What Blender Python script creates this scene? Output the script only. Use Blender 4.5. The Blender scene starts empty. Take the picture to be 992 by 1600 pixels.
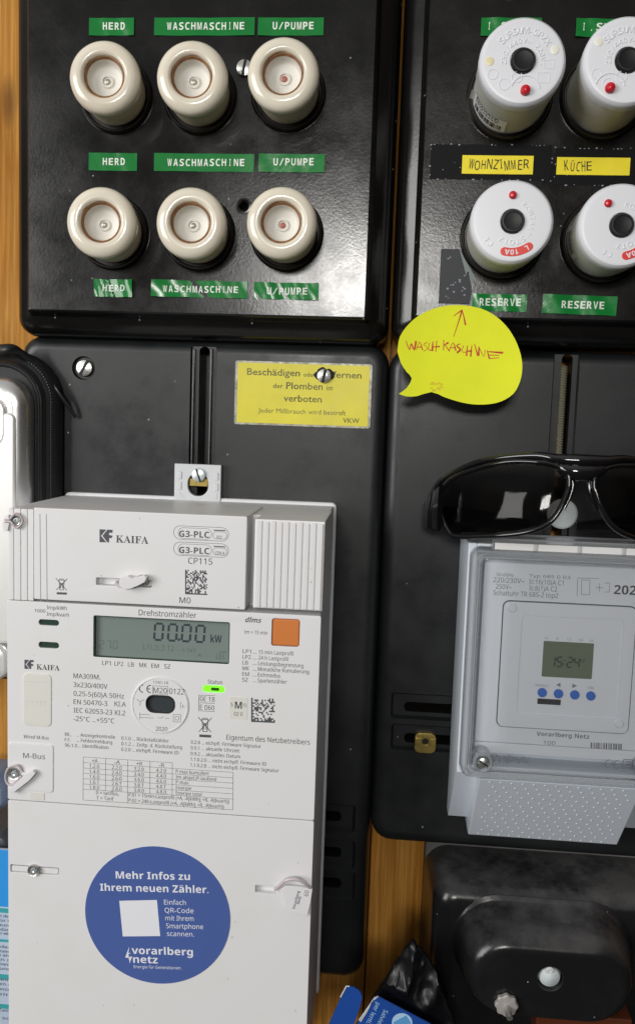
import bpy, bmesh, math, random
from mathutils import Vector, Matrix
random.seed(7)
S = bpy.context.scene
COL = S.collection
# ------------------------------------------------------------------ camera
# Board frame, in millimetres: u right, v up, w out of the wall towards the viewer.
# World = (u, -w, v) / 1000.  The lens sits 550 mm in front of the wooden wall.
D, F = 550.0, 1336.19
ca, cb, cg = 0.10451341, -0.07630619, -0.03400812
Rx = Matrix(((1,0,0),(0,math.cos(ca),-math.sin(ca)),(0,math.sin(ca),math.cos(ca))))
Ry = Matrix(((math.cos(cb),0,math.sin(cb)),(0,1,0),(-math.sin(cb),0,math.cos(cb))))
Rz = Matrix(((math.cos(cg),-math.sin(cg),0),(math.sin(cg),math.cos(cg),0),(0,0,1)))
RB = Rz @ Rx @ Ry
B2W = Matrix(((1,0,0),(0,0,-1),(0,1,0)))
def W(u, v, w): return Vector((u, -w, v)) * 0.001
def K(px, py, w):
    "board point (u, v) seen at photograph pixel (px, py), at height w above the wall"
    d = RB.transposed() @ Vector(((px-496)/F, -(py-800)/F, -1))
    t = (D-w)/(-d.z)
    return (d.x*t, d.y*t)
def MM(w): return (D-w)/F
cam = bpy.data.cameras.new('camera'); camo = bpy.data.objects.new('camera', cam); COL.objects.link(camo)
camo.matrix_world = Matrix.Translation(W(0,0,D)) @ (B2W @ RB.transposed()).to_4x4()
cam.sensor_fit = 'VERTICAL'; cam.sensor_height = 24; cam.lens = F/1600*24
cam.clip_start = 0.005; cam.clip_end = 50
S.camera = camo
# ------------------------------------------------------------------ light
S.view_settings.view_transform = 'Standard'; S.view_settings.look = 'None'
S.view_settings.exposure = 0; S.view_settings.gamma = 1; S.view_settings.use_curve_mapping = False
wld = bpy.data.worlds.new('World'); S.world = wld; wld.use_nodes = True
nt = wld.node_tree; bg = nt.nodes['Background']
tc = nt.nodes.new('ShaderNodeTexCoord'); sp = nt.nodes.new('ShaderNodeSeparateXYZ'); rp = nt.nodes.new('ShaderNodeValToRGB')
mr = nt.nodes.new('ShaderNodeMapRange'); mr.inputs[1].default_value = -1; mr.inputs[2].default_value = 1
nt.links.new(tc.outputs['Generated'], sp.inputs[0]); nt.links.new(sp.outputs['Z'], mr.inputs[0]); nt.links.new(mr.outputs[0], rp.inputs[0])
e = rp.color_ramp.elements
e[0].position = 0.25; e[0].color = (0.055,0.05,0.048,1); e[1].position = 0.85; e[1].color = (0.75,0.74,0.73,1)
m_ = e.new(0.62); m_.color = (0.12,0.118,0.118,1)
side = nt.nodes.new('ShaderNodeValToRGB'); mrx = nt.nodes.new('ShaderNodeMapRange'); mrx.inputs[1].default_value = -1; mrx.inputs[2].default_value = 1
nt.links.new(sp.outputs['X'], mrx.inputs[0]); nt.links.new(mrx.outputs[0], side.inputs[0])
q = side.color_ramp.elements; q[0].position = .45; q[0].color = (1,1,1,1); q[1].position = .85; q[1].color = (.30,.22,.17,1)   # daylit room on the left, dark timber on the right
wm = nt.nodes.new('ShaderNodeMix'); wm.data_type = 'RGBA'; wm.blend_type = 'MULTIPLY'; wm.inputs[0].default_value = 1
nt.links.new(rp.outputs[0], wm.inputs[6]); nt.links.new(side.outputs[0], wm.inputs[7]); nt.links.new(wm.outputs[2], bg.inputs[0]); bg.inputs[1].default_value = .65
def area(name, p, target, sx, sy, power, col):
    l = bpy.data.lights.new(name, 'AREA'); l.shape = 'RECTANGLE'; l.size = sx; l.size_y = sy; l.energy = power; l.color = col
    o = bpy.data.objects.new(name, l); COL.objects.link(o); o.location = W(*p)
    o.rotation_euler = (W(*target)-W(*p)).to_track_quat('-Z','Y').to_euler()
area('window_light', (-1350, 300, 1350), (-60,-60,60), 0.9, 0.9, 22.5, (1.0,0.985,0.97))
area('far_window_light', (-100, 385, 2050), (0,0,50), 0.42, 0.19, 13, (1.0,0.98,0.94))
# ------------------------------------------------------------------ materials
def lin(h):
    r = [int(h[i:i+2],16)/255 for i in (0,2,4)]
    return tuple(c/12.92 if c <= .04045 else ((c+.055)/1.055)**2.4 for c in r)
def mat(name, col, rough=.5, metal=0, coat=0, bump=0, bscale=300, var=0, vscale=40, specks=0, spscale=70, spcol=(.55,.55,.52),
        rvar=0, spec=.5, trans=0, alpha=1, emit=None, smudge=0, smcol=(.2,.2,.2), stretch=None, ior=1.5, dust=0, each=False):
    if isinstance(col, str): col = lin(col)
    m = bpy.data.materials.new(name); m.use_nodes = True
    n, L = m.node_tree.nodes, m.node_tree.links; b = n['Principled BSDF']
    b.inputs['Base Color'].default_value = (*col,1); b.inputs['Roughness'].default_value = rough
    b.inputs['Metallic'].default_value = metal; b.inputs['Coat Weight'].default_value = coat; b.inputs['Coat Roughness'].default_value = .06
    b.inputs['Specular IOR Level'].default_value = spec; b.inputs['Transmission Weight'].default_value = trans; b.inputs['IOR'].default_value = ior
    b.inputs['Alpha'].default_value = alpha
    if emit: b.inputs['Emission Color'].default_value = (*emit[0],1); b.inputs['Emission Strength'].default_value = emit[1]
    t = n.new('ShaderNodeTexCoord'); vec = t.outputs['Object']
    if stretch:
        mp = n.new('ShaderNodeMapping'); mp.inputs['Scale'].default_value = stretch; L.new(vec, mp.inputs[0]); vec = mp.outputs[0]
    if each:
        oi = n.new('ShaderNodeObjectInfo'); va = n.new('ShaderNodeVectorMath'); va.operation = 'MULTIPLY_ADD'; va.inputs[1].default_value = (7,7,7); L.new(oi.outputs['Location'], va.inputs[0]); L.new(vec, va.inputs[2]); vec = va.outputs[0]
    def noise(sc, det=4, ro=.6):
        q = n.new('ShaderNodeTexNoise'); q.inputs['Scale'].default_value = sc; q.inputs['Detail'].default_value = det
        q.inputs['Roughness'].default_value = ro; L.new(vec, q.inputs['Vector']); return q.outputs['Fac']
    def ramp(x, a, bq, lo, hi):
        q = n.new('ShaderNodeMapRange'); q.clamp = True; L.new(x, q.inputs[0])
        for i, v in enumerate((a,bq,lo,hi)): q.inputs[i+1].default_value = v
        return q.outputs[0]
    def mix(f, A, Bc):
        q = n.new('ShaderNodeMix'); q.data_type = 'RGBA'; L.new(f, q.inputs[0])
        for s, v in ((6,A),(7,Bc)):
            if isinstance(v, tuple): q.inputs[s].default_value = (*v,1)
            else: L.new(v, q.inputs[s])
        return q.outputs[2]
    c = None
    if var:
        c = mix(ramp(noise(vscale),.3,.7,0,1), tuple(x*(1-var) for x in col), tuple(min(1,x*(1+var)) for x in col))
    if smudge:
        c = mix(ramp(noise(14,6,.7),.52,.75,0,smudge), c or col, smcol)
    if specks:
        vo = n.new('ShaderNodeTexVoronoi'); vo.inputs['Scale'].default_value = spscale; vo.voronoi_dimensions = '2D'
        s1 = n.new('ShaderNodeSeparateXYZ'); c1 = n.new('ShaderNodeCombineXYZ'); L.new(vec, s1.inputs[0]); L.new(s1.outputs[0], c1.inputs[0]); L.new(s1.outputs[2], c1.inputs[1]); L.new(c1.outputs[0], vo.inputs['Vector'])
        d = ramp(vo.outputs['Distance'], .012, .04, 1, 0)
        sx = n.new('ShaderNodeSeparateColor'); L.new(vo.outputs['Color'], sx.inputs[0])
        k = ramp(sx.outputs[0], 1-specks, 1-specks+.02, 0, 1)
        k2 = ramp(sx.outputs[1], 0, 1, .25, 1)
        m0 = n.new('ShaderNodeMath'); m0.operation = 'MULTIPLY'; L.new(d, m0.inputs[0]); L.new(k2, m0.inputs[1])
        mu = n.new('ShaderNodeMath'); mu.operation = 'MULTIPLY'; L.new(m0.outputs[0], mu.inputs[0]); L.new(k, mu.inputs[1])
        c = mix(mu.outputs[0], c or col, spcol)
    if dust:
        ge = n.new('ShaderNodeNewGeometry'); s2 = n.new('ShaderNodeSeparateXYZ'); L.new(ge.outputs['Normal'], s2.inputs[0])
        mu = n.new('ShaderNodeMath'); mu.operation = 'MULTIPLY'; L.new(ramp(s2.outputs[2], .3, .9, 0, dust), mu.inputs[0]); L.new(ramp(noise(30,8,.68), .38, .6, .12, 1), mu.inputs[1])
        c = mix(mu.outputs[0], c or col, (.115,.112,.112)); dustf = mu.outputs[0]
        L.new(ramp(dustf, 0, .5, rough, .75), b.inputs['Roughness'])
    if c: L.new(c, b.inputs['Base Color'])
    if rvar: L.new(ramp(noise(25,6,.7), .35,.7, max(.02,rough-rvar), min(1,rough+rvar)), b.inputs['Roughness'])
    if bump:
        bu = n.new('ShaderNodeBump'); bu.inputs['Strength'].default_value = bump; bu.inputs['Distance'].default_value = .0006
        L.new(noise(bscale,5,.6), bu.inputs['Height']); L.new(bu.outputs[0], b.inputs['Normal'])
    return m
def clear_mat(name, tint, rough, gloss=1.0, body=0.0, bodycol=(.6,.62,.65), ior=1.45):
    "thin clear or tinted plastic: transparent film with a Fresnel sheen and an optional milky body"
    m = bpy.data.materials.new(name); m.use_nodes = True
    n, L = m.node_tree.nodes, m.node_tree.links
    for x in list(n):
        if x.type == 'BSDF_PRINCIPLED': n.remove(x)
    out = [x for x in n if x.type == 'OUTPUT_MATERIAL'][0]
    tr = n.new('ShaderNodeBsdfTransparent'); tr.inputs[0].default_value = (*tint,1)
    gl = n.new('ShaderNodeBsdfGlossy'); gl.inputs['Roughness'].default_value = rough; gl.inputs[0].default_value = (gloss,gloss,gloss,1)
    fr = n.new('ShaderNodeFresnel'); fr.inputs[0].default_value = ior
    src = tr
    if body:
        df = n.new('ShaderNodeBsdfDiffuse'); df.inputs[0].default_value = (*bodycol,1)
        mb = n.new('ShaderNodeMixShader'); mb.inputs[0].default_value = body; L.new(tr.outputs[0], mb.inputs[1]); L.new(df.outputs[0], mb.inputs[2]); src = mb
    ms = n.new('ShaderNodeMixShader'); L.new(fr.outputs[0], ms.inputs[0]); L.new(src.outputs[0], ms.inputs[1]); L.new(gl.outputs[0], ms.inputs[2])
    L.new(ms.outputs[0], out.inputs[0]); return m
def wood_mat():
    m = bpy.data.materials.new('pine_wood'); m.use_nodes = True
    n, L = m.node_tree.nodes, m.node_tree.links; b = n['Principled BSDF']; b.inputs['Roughness'].default_value = .6; b.inputs['Specular IOR Level'].default_value = .1
    t = n.new('ShaderNodeTexCoord'); mp = n.new('ShaderNodeMapping'); mp.inputs['Scale'].default_value = (1,1,.06); L.new(t.outputs['Object'], mp.inputs[0])
    no = n.new('ShaderNodeTexNoise'); no.inputs['Scale'].default_value = 150; no.inputs['Detail'].default_value = 9; no.inputs['Roughness'].default_value = .65; no.inputs['Distortion'].default_value = .8; L.new(mp.outputs[0], no.inputs[0])
    r = n.new('ShaderNodeValToRGB'); L.new(no.outputs[0], r.inputs[0])
    q = r.color_ramp.elements; q[0].position = .3; q[0].color = (.38,.15,.018,1); q[1].position = .72; q[1].color = (.62,.31,.07,1)
    mp3 = n.new('ShaderNodeMapping'); mp3.inputs['Scale'].default_value = (1,1,.025); L.new(t.outputs['Object'], mp3.inputs[0])
    nf = n.new('ShaderNodeTexNoise'); nf.inputs['Scale'].default_value = 520; nf.inputs['Detail'].default_value = 5; L.new(mp3.outputs[0], nf.inputs[0])
    fr_ = n.new('ShaderNodeMapRange'); fr_.inputs[1].default_value = .42; fr_.inputs[2].default_value = .62; fr_.inputs[3].default_value = .78; fr_.inputs[4].default_value = 1.05; L.new(nf.outputs[0], fr_.inputs[0])
    fm = n.new('ShaderNodeMix'); fm.data_type = 'RGBA'; fm.blend_type = 'MULTIPLY'; fm.inputs[0].default_value = 1; L.new(r.outputs[0], fm.inputs[6]); L.new(fr_.outputs[0], fm.inputs[7])
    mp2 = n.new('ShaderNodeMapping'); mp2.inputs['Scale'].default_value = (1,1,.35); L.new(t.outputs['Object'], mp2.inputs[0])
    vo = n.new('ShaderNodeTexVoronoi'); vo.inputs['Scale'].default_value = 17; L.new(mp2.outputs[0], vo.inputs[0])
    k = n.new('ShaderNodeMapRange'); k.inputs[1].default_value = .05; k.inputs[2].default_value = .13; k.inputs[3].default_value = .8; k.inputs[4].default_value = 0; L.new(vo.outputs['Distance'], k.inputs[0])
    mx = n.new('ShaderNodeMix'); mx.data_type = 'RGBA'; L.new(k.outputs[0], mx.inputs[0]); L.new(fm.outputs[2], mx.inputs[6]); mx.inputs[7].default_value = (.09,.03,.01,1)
    L.new(mx.outputs[2], b.inputs['Base Color'])
    bu = n.new('ShaderNodeBump'); bu.inputs['Strength'].default_value = .25; bu.inputs['Distance'].default_value = .0005; L.new(no.outputs[0], bu.inputs['Height']); L.new(bu.outputs[0], b.inputs['Normal'])
    return m
M = dict(
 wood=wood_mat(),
 gloss=mat('black_bakelite', (.006,.0056,.0054), .2, bump=.075, bscale=600, specks=.13, spscale=75, rvar=.06, smudge=.12, smcol=(.03,.03,.03)),
 matte=mat('black_sheet', (.0105,.0118,.0128), .40, bump=.05, bscale=900, specks=.11, spscale=60, var=.15, vscale=12, rvar=.1),
 dusty=mat('dusty_bakelite', (.010,.010,.011), .2, bump=.12, bscale=200, dust=.5, smudge=.2, smcol=(.04,.04,.042), specks=.12, spscale=80), dustgrey=mat('grey_base', (.11,.108,.105), .65, bump=.2, bscale=200, var=.3, vscale=40),
 porcelain=mat('cream_porcelain', 'E6DECB', .2, coat=.5, var=.05, vscale=45, specks=.10, spscale=260, spcol=(.35,.22,.12), bump=.03, bscale=150, smudge=.4, smcol=(.55,.44,.30), each=True),
 porcelain_side=mat('bare_porcelain', 'CBBFA8', .5, var=.1, vscale=90, smudge=.6, smcol=(.30,.22,.13), each=True),
 brown=mat('brown_ring', (.30,.14,.05), .4, var=.4, vscale=300),
 disc=mat('fuse_disc', 'E4E1D8', .4),
 eye=clear_mat('fuse_glass', (.75,.75,.72), .05),
 eye_metal=mat('fuse_eye', 'B4B0A4', .35, metal=.5), eye_red=mat('red_eye', 'B0675A', .4),
 collar=mat('fuse_collar', (.012,.0095,.008), .3, bump=.1, bscale=300),
 breaker=mat('breaker_plastic', 'E4E6EB', .36, bump=.04, bscale=700),
 breaker_side=mat('breaker_side', 'C7C7BE', .4, var=.03, vscale=30),
 amber=mat('amber_plug', 'E9DFB2', .35), ivory=mat('ivory_plug', 'EFEDE0', .35), 
 black_btn=mat('black_button', (.008,.008,.009), .4, spec=.3), red=mat('red_plastic', 'C8182A', .25), red_badge=mat('red_badge', 'E0352C', .4),
 green=mat('green_tape', '157A35', .2, var=.08, vscale=90, bump=.25, bscale=120), white_emb=mat('stressed_white', 'E9F0E6', .4),
 strip=mat('black_strip', (.005,.005,.0055), .5, spec=.12, bump=.1, bscale=160, specks=.4, spscale=120), yellow=mat('yellow_label', 'F5E11E', .5, var=.04, vscale=60), note=mat('neon_paper', 'E6EC24', .8, var=.05, vscale=25, bump=.12, bscale=700), 
 sign=mat('yellow_sign', 'DCD12C', .42, var=.07, vscale=45, smudge=.3, smcol=(.6,.55,.25)), sign_edge=mat('worn_metal_edge', '8C8B80', .4, metal=.6, var=.5, vscale=300),
 faded=mat('faded_ink', '6E693C', .6, var=.6, vscale=70), stain=mat('orange_stain', 'DDCB2C', .8), ink=mat('black_ink', '1B1A1E', .6), redink=mat('red_ink', 'C2342A', .6),
 print=mat('grey_print', '4E5056', .6), print2=mat('pale_print', '8C9097', .6), print3=mat('pad_print', '717780', .6),
 steel=mat('screw_steel', 'C9C9C4', .3, metal=.85, bump=.2, bscale=900), dark=mat('dark_gap', (.006,.006,.006), .7), brass=mat('brass', 'A08C4C', .42, metal=.7, var=.2, vscale=200),
 zinc=mat('zinc_screw', 'C4CCD0', .35, metal=.6),
 meter=mat('meter_plastic', 'E0E1E3', .42, bump=.03, bscale=1600), meter2=mat('meter_cover', 'E3E3E4', .4, bump=.03, bscale=1600, smudge=.22, smcol=(.66,.64,.52), specks=.22, spscale=55, spcol=(.45,.43,.40)), port=mat('port_plastic', 'DCDCD4', .5),
 bracket=mat('bracket_plastic', 'CDD0D2', .5), lcd=mat('lcd_glass', '7E8B87', .25, coat=.4), lcd_seg=mat('lcd_segment', '343D46', .4), lcd_black=mat('timer_segment', '1E241F', .5), lcd_dim=mat('lcd_faint', '65726F', .4),
 lcd2=mat('timer_lcd', '6F7A64', .25, coat=.4), orange=mat('orange_button', 'D27B38', .45, bump=.05, bscale=500), led=mat('dark_led', '34463F', .15, coat=.5),
 ledon=mat('green_led', '70E010', .2, emit=((.16,.85,.03),1.1)), ledcore=mat('led_core', '2C5A12', .3), port_glass=mat('optical_port', '5C6468', .2, metal=.6),
 sticker=mat('blue_sticker', '4B62A2', .4, var=.03, vscale=20), white=mat('white_print', 'E8EAF0', .5), paper=mat('white_paper', 'E6E6E4', .6),
 wire=mat('seal_wire', 'C4B8BC', .35), tag=mat('seal_tag', 'E4E3E6', .35, bump=.2, bscale=250),
 timer=mat('timer_housing', 'D3DAE3', .45, bump=.04, bscale=900), timer_face=mat('timer_face', 'E9EEF5', .5), timer_line=mat('panel_gap', '4A4E55', .6),
 lidrim=clear_mat('lid_rim', (.95,.96,.97), .12, .9, .25, (.72,.75,.78)), lid=clear_mat('lid_pane', (.99,.99,.99), .04, .8, .03),
 blue_btn=mat('blue_button', '2F6FD0', .35), shade=clear_mat('tinted_lens', (.27,.25,.24), .06, .26, ior=1.6), frame=mat('glasses_frame', (.006,.006,.007), .1, coat=.5),
 silver=mat('silver_shell', 'DADADA', .3, metal=.9, rvar=.05), silver_white=mat('glare_white_silver', 'F0F0EC', .33, metal=.45, coat=.2), pouch=mat('pouch_fabric', (.012,.012,.013), .6, bump=.4, bscale=900), strap=mat('strap_rubber', (.012,.012,.013), .35),
 bag=mat('black_bag', (.006,.006,.007), .36, bump=.1, bscale=200, spec=.4), carton=mat('blue_carton', '1C4A9C', .4, var=.05, vscale=30), carton_edge=mat('carton_edge', 'C9C9C9', .7), paleblue=mat('pale_blue', 'A8CBE8', .5), phone=mat('phone_blue', '5C9BD0', .5),
 leaf=mat('leaflet_paper', 'B4C4D8', .5), leafblue=mat('leaflet_blue', '2E93DC', .45), teal=mat('leaflet_teal', '3C9FA4', .5), greyblue=mat('greyblue_plastic', '7C8CA6', .4), darkgrey=mat('darkgrey_plastic', '4A5058', .45),
 tape=clear_mat('clear_tape', (.96,.96,.95), .12, .3), greytape=mat('grey_foil', '2C2E33', .55), dot=mat('pale_dot', '8B909A', .5), brownblock=mat('brown_block', (.10,.026,.010), .35, bump=.1, bscale=200, specks=.1),
 ball=mat('white_ball', 'C9D2D4', .45), knob=mat('cast_knob', 'B4B0AC', .4, metal=.3), spring=mat('threaded_rod', 'A8A48E', .4, metal=.4),
)
# ------------------------------------------------------------------ object helpers
ORG = {}
def _mesh(bm, name, o, ang=32):
    bmesh.ops.recalc_face_normals(bm, faces=bm.faces)
    for v in bm.verts:
        u, vv, w = v.co; v.co = W(u-o[0], vv-o[1], w-o[2])
    me = bpy.data.meshes.new(name); bm.to_mesh(me); bm.free()
    for p in me.polygons: p.use_smooth = True
    me.set_sharp_from_angle(angle=math.radians(ang))
    return me
def tag(o, label, cat, group=None):
    o['label'] = label; o['category'] = cat
    if group: o['group'] = group
def thing(name, label, cat, o, group=None, tilt=0):
    e = bpy.data.objects.new(name, None); e.empty_display_size = .01; COL.objects.link(e); e.location = W(*o); e.rotation_euler = (0, math.radians(-tilt), 0)
    ORG[e] = o; tag(e, label, cat, group); return e
def part(name, bm, m, parent, label=None, ang=32):
    o = bpy.data.objects.new(name, _mesh(bm, name, ORG[parent], ang)); COL.objects.link(o); o.parent = parent
    o.data.materials.append(M[m]); ORG[o] = ORG[parent]; o.modifiers.new('wn','WEIGHTED_NORMAL').keep_sharp = True
    if label: o['label'] = label
    return o
def single(name, bm, m, label, cat, o, group=None, ang=32, tilt=0):
    ob = bpy.data.objects.new(name, _mesh(bm, name, o, ang)); COL.objects.link(ob); ob.location = W(*o); ob.rotation_euler = (0, math.radians(-tilt), 0)
    ob.data.materials.append(M[m]); ob.modifiers.new('wn','WEIGHTED_NORMAL').keep_sharp = True; ORG[ob] = o; tag(ob, label, cat, group); return ob
def copy_tree(o, parent=None):
    c = o.copy(); COL.objects.link(c); c.parent = parent
    for ch in list(o.children): copy_tree(ch, c)
    return c
# ------------------------------------------------------------------ shape helpers
def BM(): return bmesh.new()
def bx(bm, u0, u1, v0, v1, w0, w1, bev=0, seg=2):
    vs = [bm.verts.new((u,v,w)) for w in (w0,w1) for v in (v0,v1) for u in (u0,u1)]
    fs = [bm.faces.new([vs[i] for i in q]) for q in ((0,2,3,1),(4,5,7,6),(0,1,5,4),(2,6,7,3),(0,4,6,2),(1,3,7,5))]
    if bev:
        es = list({e for f in fs for e in f.edges})
        bmesh.ops.bevel(bm, geom=es, offset=bev, segments=seg, affect='EDGES', profile=.5)
    return bm
def pr(x0, y0, x1, y1, w):
    "photo rectangle (edges measured at mid-side) -> u0,u1,v0,v1 at height w"
    xm, ym = (x0+x1)/2, (y0+y1)/2
    return K(x0,ym,w)[0], K(x1,ym,w)[0], K(xm,y1,w)[1], K(xm,y0,w)[1]
def pq(tl, tr, br, bl, w):
    a, b, c, d = (K(*p,w) for p in (tl,tr,br,bl))
    return (a[0]+d[0])/2, (b[0]+c[0])/2, (c[1]+d[1])/2, (a[1]+b[1])/2
def rr(u0, u1, v0, v1, r, n=6):
    r = max(.01, min(r, (u1-u0)/2-.001, (v1-v0)/2-.001)); P = []
    for cx, cy, a0 in ((u1-r,v1-r,0),(u0+r,v1-r,90),(u0+r,v0+r,180),(u1-r,v0+r,270)):
        for i in range(n+1):
            a = math.radians(a0+90*i/n); P.append((cx+r*math.cos(a), cy+r*math.sin(a)))
    return P
def circ(cx, cy, r, n=40, ry=None): return [(cx+r*math.cos(2*math.pi*i/n), cy+(ry or r)*math.sin(2*math.pi*i/n)) for i in range(n)]
def loft(bm, loops, cap0=True, cap1=True, closed=True):
    "loops: lists of (u,v,w) with equal counts"
    R = [[bm.verts.new(p) for p in L] for L in loops]; n = len(R[0])
    for A, Bq in zip(R, R[1:]):
        for i in range(n if closed else n-1):
            j = (i+1) % n
            try: bm.faces.new((A[i],A[j],Bq[j],Bq[i]))
            except ValueError: pass
    if cap0: bm.faces.new(R[0][::-1])
    if cap1: bm.faces.new(R[-1])
    return bm
def plate(bm, u0, u1, v0, v1, prof, r):
    "rounded rectangle with an edge profile [(inset, w), ...]"
    return loft(bm, [[(x,y,w) for x,y in rr(u0+i,u1-i,v0+i,v1-i,max(r-i*.8,.8))] for i,w in prof])
def lathe(bm, prof, cx=0, cy=0, n=48, cap0=True, cap1=True):
    return loft(bm, [[(cx+r*math.cos(2*math.pi*i/n), cy+r*math.sin(2*math.pi*i/n), w) for i in range(n)] for r,w in prof], cap0, cap1)
def tube(bm, pts, r, n=8, flat=1.0, closed=False, cap=True):
    P = [Vector(p) for p in pts]; N = len(P); L = []
    up = Vector((0,0,1))
    for i, p in enumerate(P):
        a = P[i-1] if (i or closed) else p; b = P[(i+1) % N] if (i < N-1 or closed) else p
        t = (b-a).normalized(); s = t.cross(up)
        if s.length < .05: s = t.cross(Vector((0,1,0)))
        s.normalize(); q = s.cross(t).normalized(); ri = r(i/(N-1)) if callable(r) else r
        L.append([tuple(p + s*ri*math.cos(2*math.pi*k/n) + q*ri*flat*math.sin(2*math.pi*k/n)) for k in range(n)])
    if closed: return loft(bm, L+[L[0]], False, False)
    return loft(bm, L, cap, cap)
def smooth(pts, n=4, closed=False):
    out = []; N = len(pts)
    for i in range(N if closed else N-1):
        p = [pts[(i+k-1) % N] if closed else pts[min(max(i+k-1,0),N-1)] for k in range(4)]
        for j in range(n):
            t = j/n
            out.append(tuple(.5*(2*p[1][c]+(-p[0][c]+p[2][c])*t+(2*p[0][c]-5*p[1][c]+4*p[2][c]-p[3][c])*t*t+(-p[0][c]+3*p[1][c]-3*p[2][c]+p[3][c])*t**3) for c in range(len(pts[0]))))
    if not closed: out.append(tuple(pts[-1]))
    return out
def add_mesh(bm, me, fn):
    b2 = bmesh.new(); b2.from_mesh(me); vm = {}
    for v in b2.verts: vm[v] = bm.verts.new(fn(v.co))
    for f in b2.faces:
        try: bm.faces.new([vm[v] for v in f.verts])
        except ValueError: pass
    b2.free()
def _inset(L, d):
    n = len(L); A = sum(L[i][0]*L[(i+1)%n][1]-L[(i+1)%n][0]*L[i][1] for i in range(n)); sg = 1 if A > 0 else -1; out = []
    for i in range(n):
        p, c, q = Vector(L[i-1]), Vector(L[i]), Vector(L[(i+1)%n]); a, b = c-p, q-c
        if a.length < 1e-6 or b.length < 1e-6: out.append(tuple(c)); continue
        a.normalize(); b.normalize(); n1, n2 = Vector((-a.y,a.x)), Vector((-b.y,b.x)); m = n1+n2
        if m.length < .3: m = n1
        else: m = m/max(m.length_squared/2, .5)
        out.append(tuple(c+m*d*sg))
    return out
def slab(bm, outline, holes, w0, w1, bev=.3, res=2):
    "flat plate with holes and softened front edges"
    front, back = [], []
    for k, L in enumerate([outline]+list(holes)):
        sg = 1 if k == 0 else -1; R = []
        for ins, w in ((0,w0),(0,w1-bev),(bev*.3,w1-bev*.3),(bev,w1)):
            R.append([bm.verts.new((x,y,w)) for x,y in (_inset(L, ins*sg) if ins else [p[:2] for p in L])])
        n = len(L)
        for A, Bq in zip(R, R[1:]):
            for i in range(n): bm.faces.new((A[i],A[(i+1)%n],Bq[(i+1)%n],Bq[i]))
        for Q, dst in ((R[0],back),(R[-1],front)): dst += [bm.edges.get((Q[i],Q[(i+1)%n])) for i in range(n)]
    for e_ in (front, back): bmesh.ops.triangle_fill(bm, use_beauty=True, use_dissolve=False, edges=e_)
    return bm
_gl = {}
def _raw(body, off, res):
    c = bpy.data.curves.new('t','FONT'); c.body = body; c.size = 1; c.resolution_u = res; c.offset = off
    o = bpy.data.objects.new('t', c); me = o.to_mesh()
    r = ([v.co.copy() for v in me.vertices], [tuple(p.vertices) for p in me.polygons]); o.to_mesh_clear()
    bpy.data.objects.remove(o); bpy.data.curves.remove(c); return r
def _sans(ch, style):
    "letters and digits in the sans, bold-sans or bold-serif alphabets of the built-in font"
    up, lo, dg = {'s':(0x1D5A0,0x1D5BA,0x1D7E2),'b':(0x1D5D4,0x1D5EE,0x1D7EC),'r':(0x1D400,0x1D41A,0x1D7CE)}[style]
    ch = {'ä':'a','ü':'u','ö':'o','Ü':'U','Ä':'A'}.get(ch, ch)
    if 'A' <= ch <= 'Z': return chr(up+ord(ch)-65)
    if 'a' <= ch <= 'z': return chr(lo+ord(ch)-97)
    if '0' <= ch <= '9': return chr(dg+ord(ch)-48)
    return ch
def glyphs(text, bold=0, res=2, font='s'):
    k = (text, bold >= .012, font)
    if k not in _gl:
        if font == 'g': _gl[k] = _raw(text, bold if 'M' not in text else 0, res)
        else:
            st = 'r' if font == 'r' else ('b' if bold >= .012 else 's')
            tt = ''.join(_sans(c, st) for c in text); V, P = _raw(tt, 0, res)
            for i, c in enumerate(text):
                if c in 'äöüÄÖÜ':
                    R_ = max(v.x for v in _raw(tt[:i+1],0,1)[0]); g_ = _raw(tt[i],0,1)[0]; wd = max(v.x for v in g_)-min(v.x for v in g_)
                    y_ = .62 if c.islower() else .80; h_ = .085 if st == 's' else .11
                    for f in (.3,.7):
                        x_ = R_-wd*(1-f); j = len(V); V += [Vector((x_+a_,y_+b_,0)) for a_,b_ in ((-h_/2,0),(h_/2,0),(h_/2,h_),(-h_/2,h_))]; P.append((j,j+1,j+2,j+3))
            _gl[k] = (V, P)
    return _gl[k]
CAPH = max(v.y for v in glyphs('H')[0])
def put(bm, text, u, v, w, cap, width=None, bold=0, rot=0, skew=0, align='l', thick=0, fn=None, font='s'):
    V, P = glyphs(text, bold, font=font)
    if not V: return
    x0 = min(q.x for q in V); x1 = max(q.x for q in V); s = cap/CAPH; sx = width/(x1-x0) if width else s
    off = {'l':0,'c':-(x1-x0)*sx/2,'r':-(x1-x0)*sx}[align]; c, sn = math.cos(math.radians(rot)), math.sin(math.radians(rot))
    def tr(q, ww):
        a = (q.x-x0)*sx+off+skew*q.y*s; b = q.y*s
        p = (u+a*c-b*sn, v+a*sn+b*c, ww)
        return fn(p) if fn else p
    A = [bm.verts.new(tr(q, w+thick)) for q in V]
    for p in P: bm.faces.new([A[i] for i in p])
    if thick:
        cnt = {}
        for p in P:
            for i in range(len(p)):
                a_, b_ = p[i], p[(i+1) % len(p)]; cnt.setdefault(frozenset((a_,b_)), []).append((a_,b_))
        Bv = {}
        for kk, l in cnt.items():
            if len(l) == 1:
                a_, b_ = l[0]
                for i in (a_,b_):
                    if i not in Bv: Bv[i] = bm.verts.new(tr(V[i], w))
                bm.faces.new((A[a_], Bv[a_], Bv[b_], A[b_]))
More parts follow.
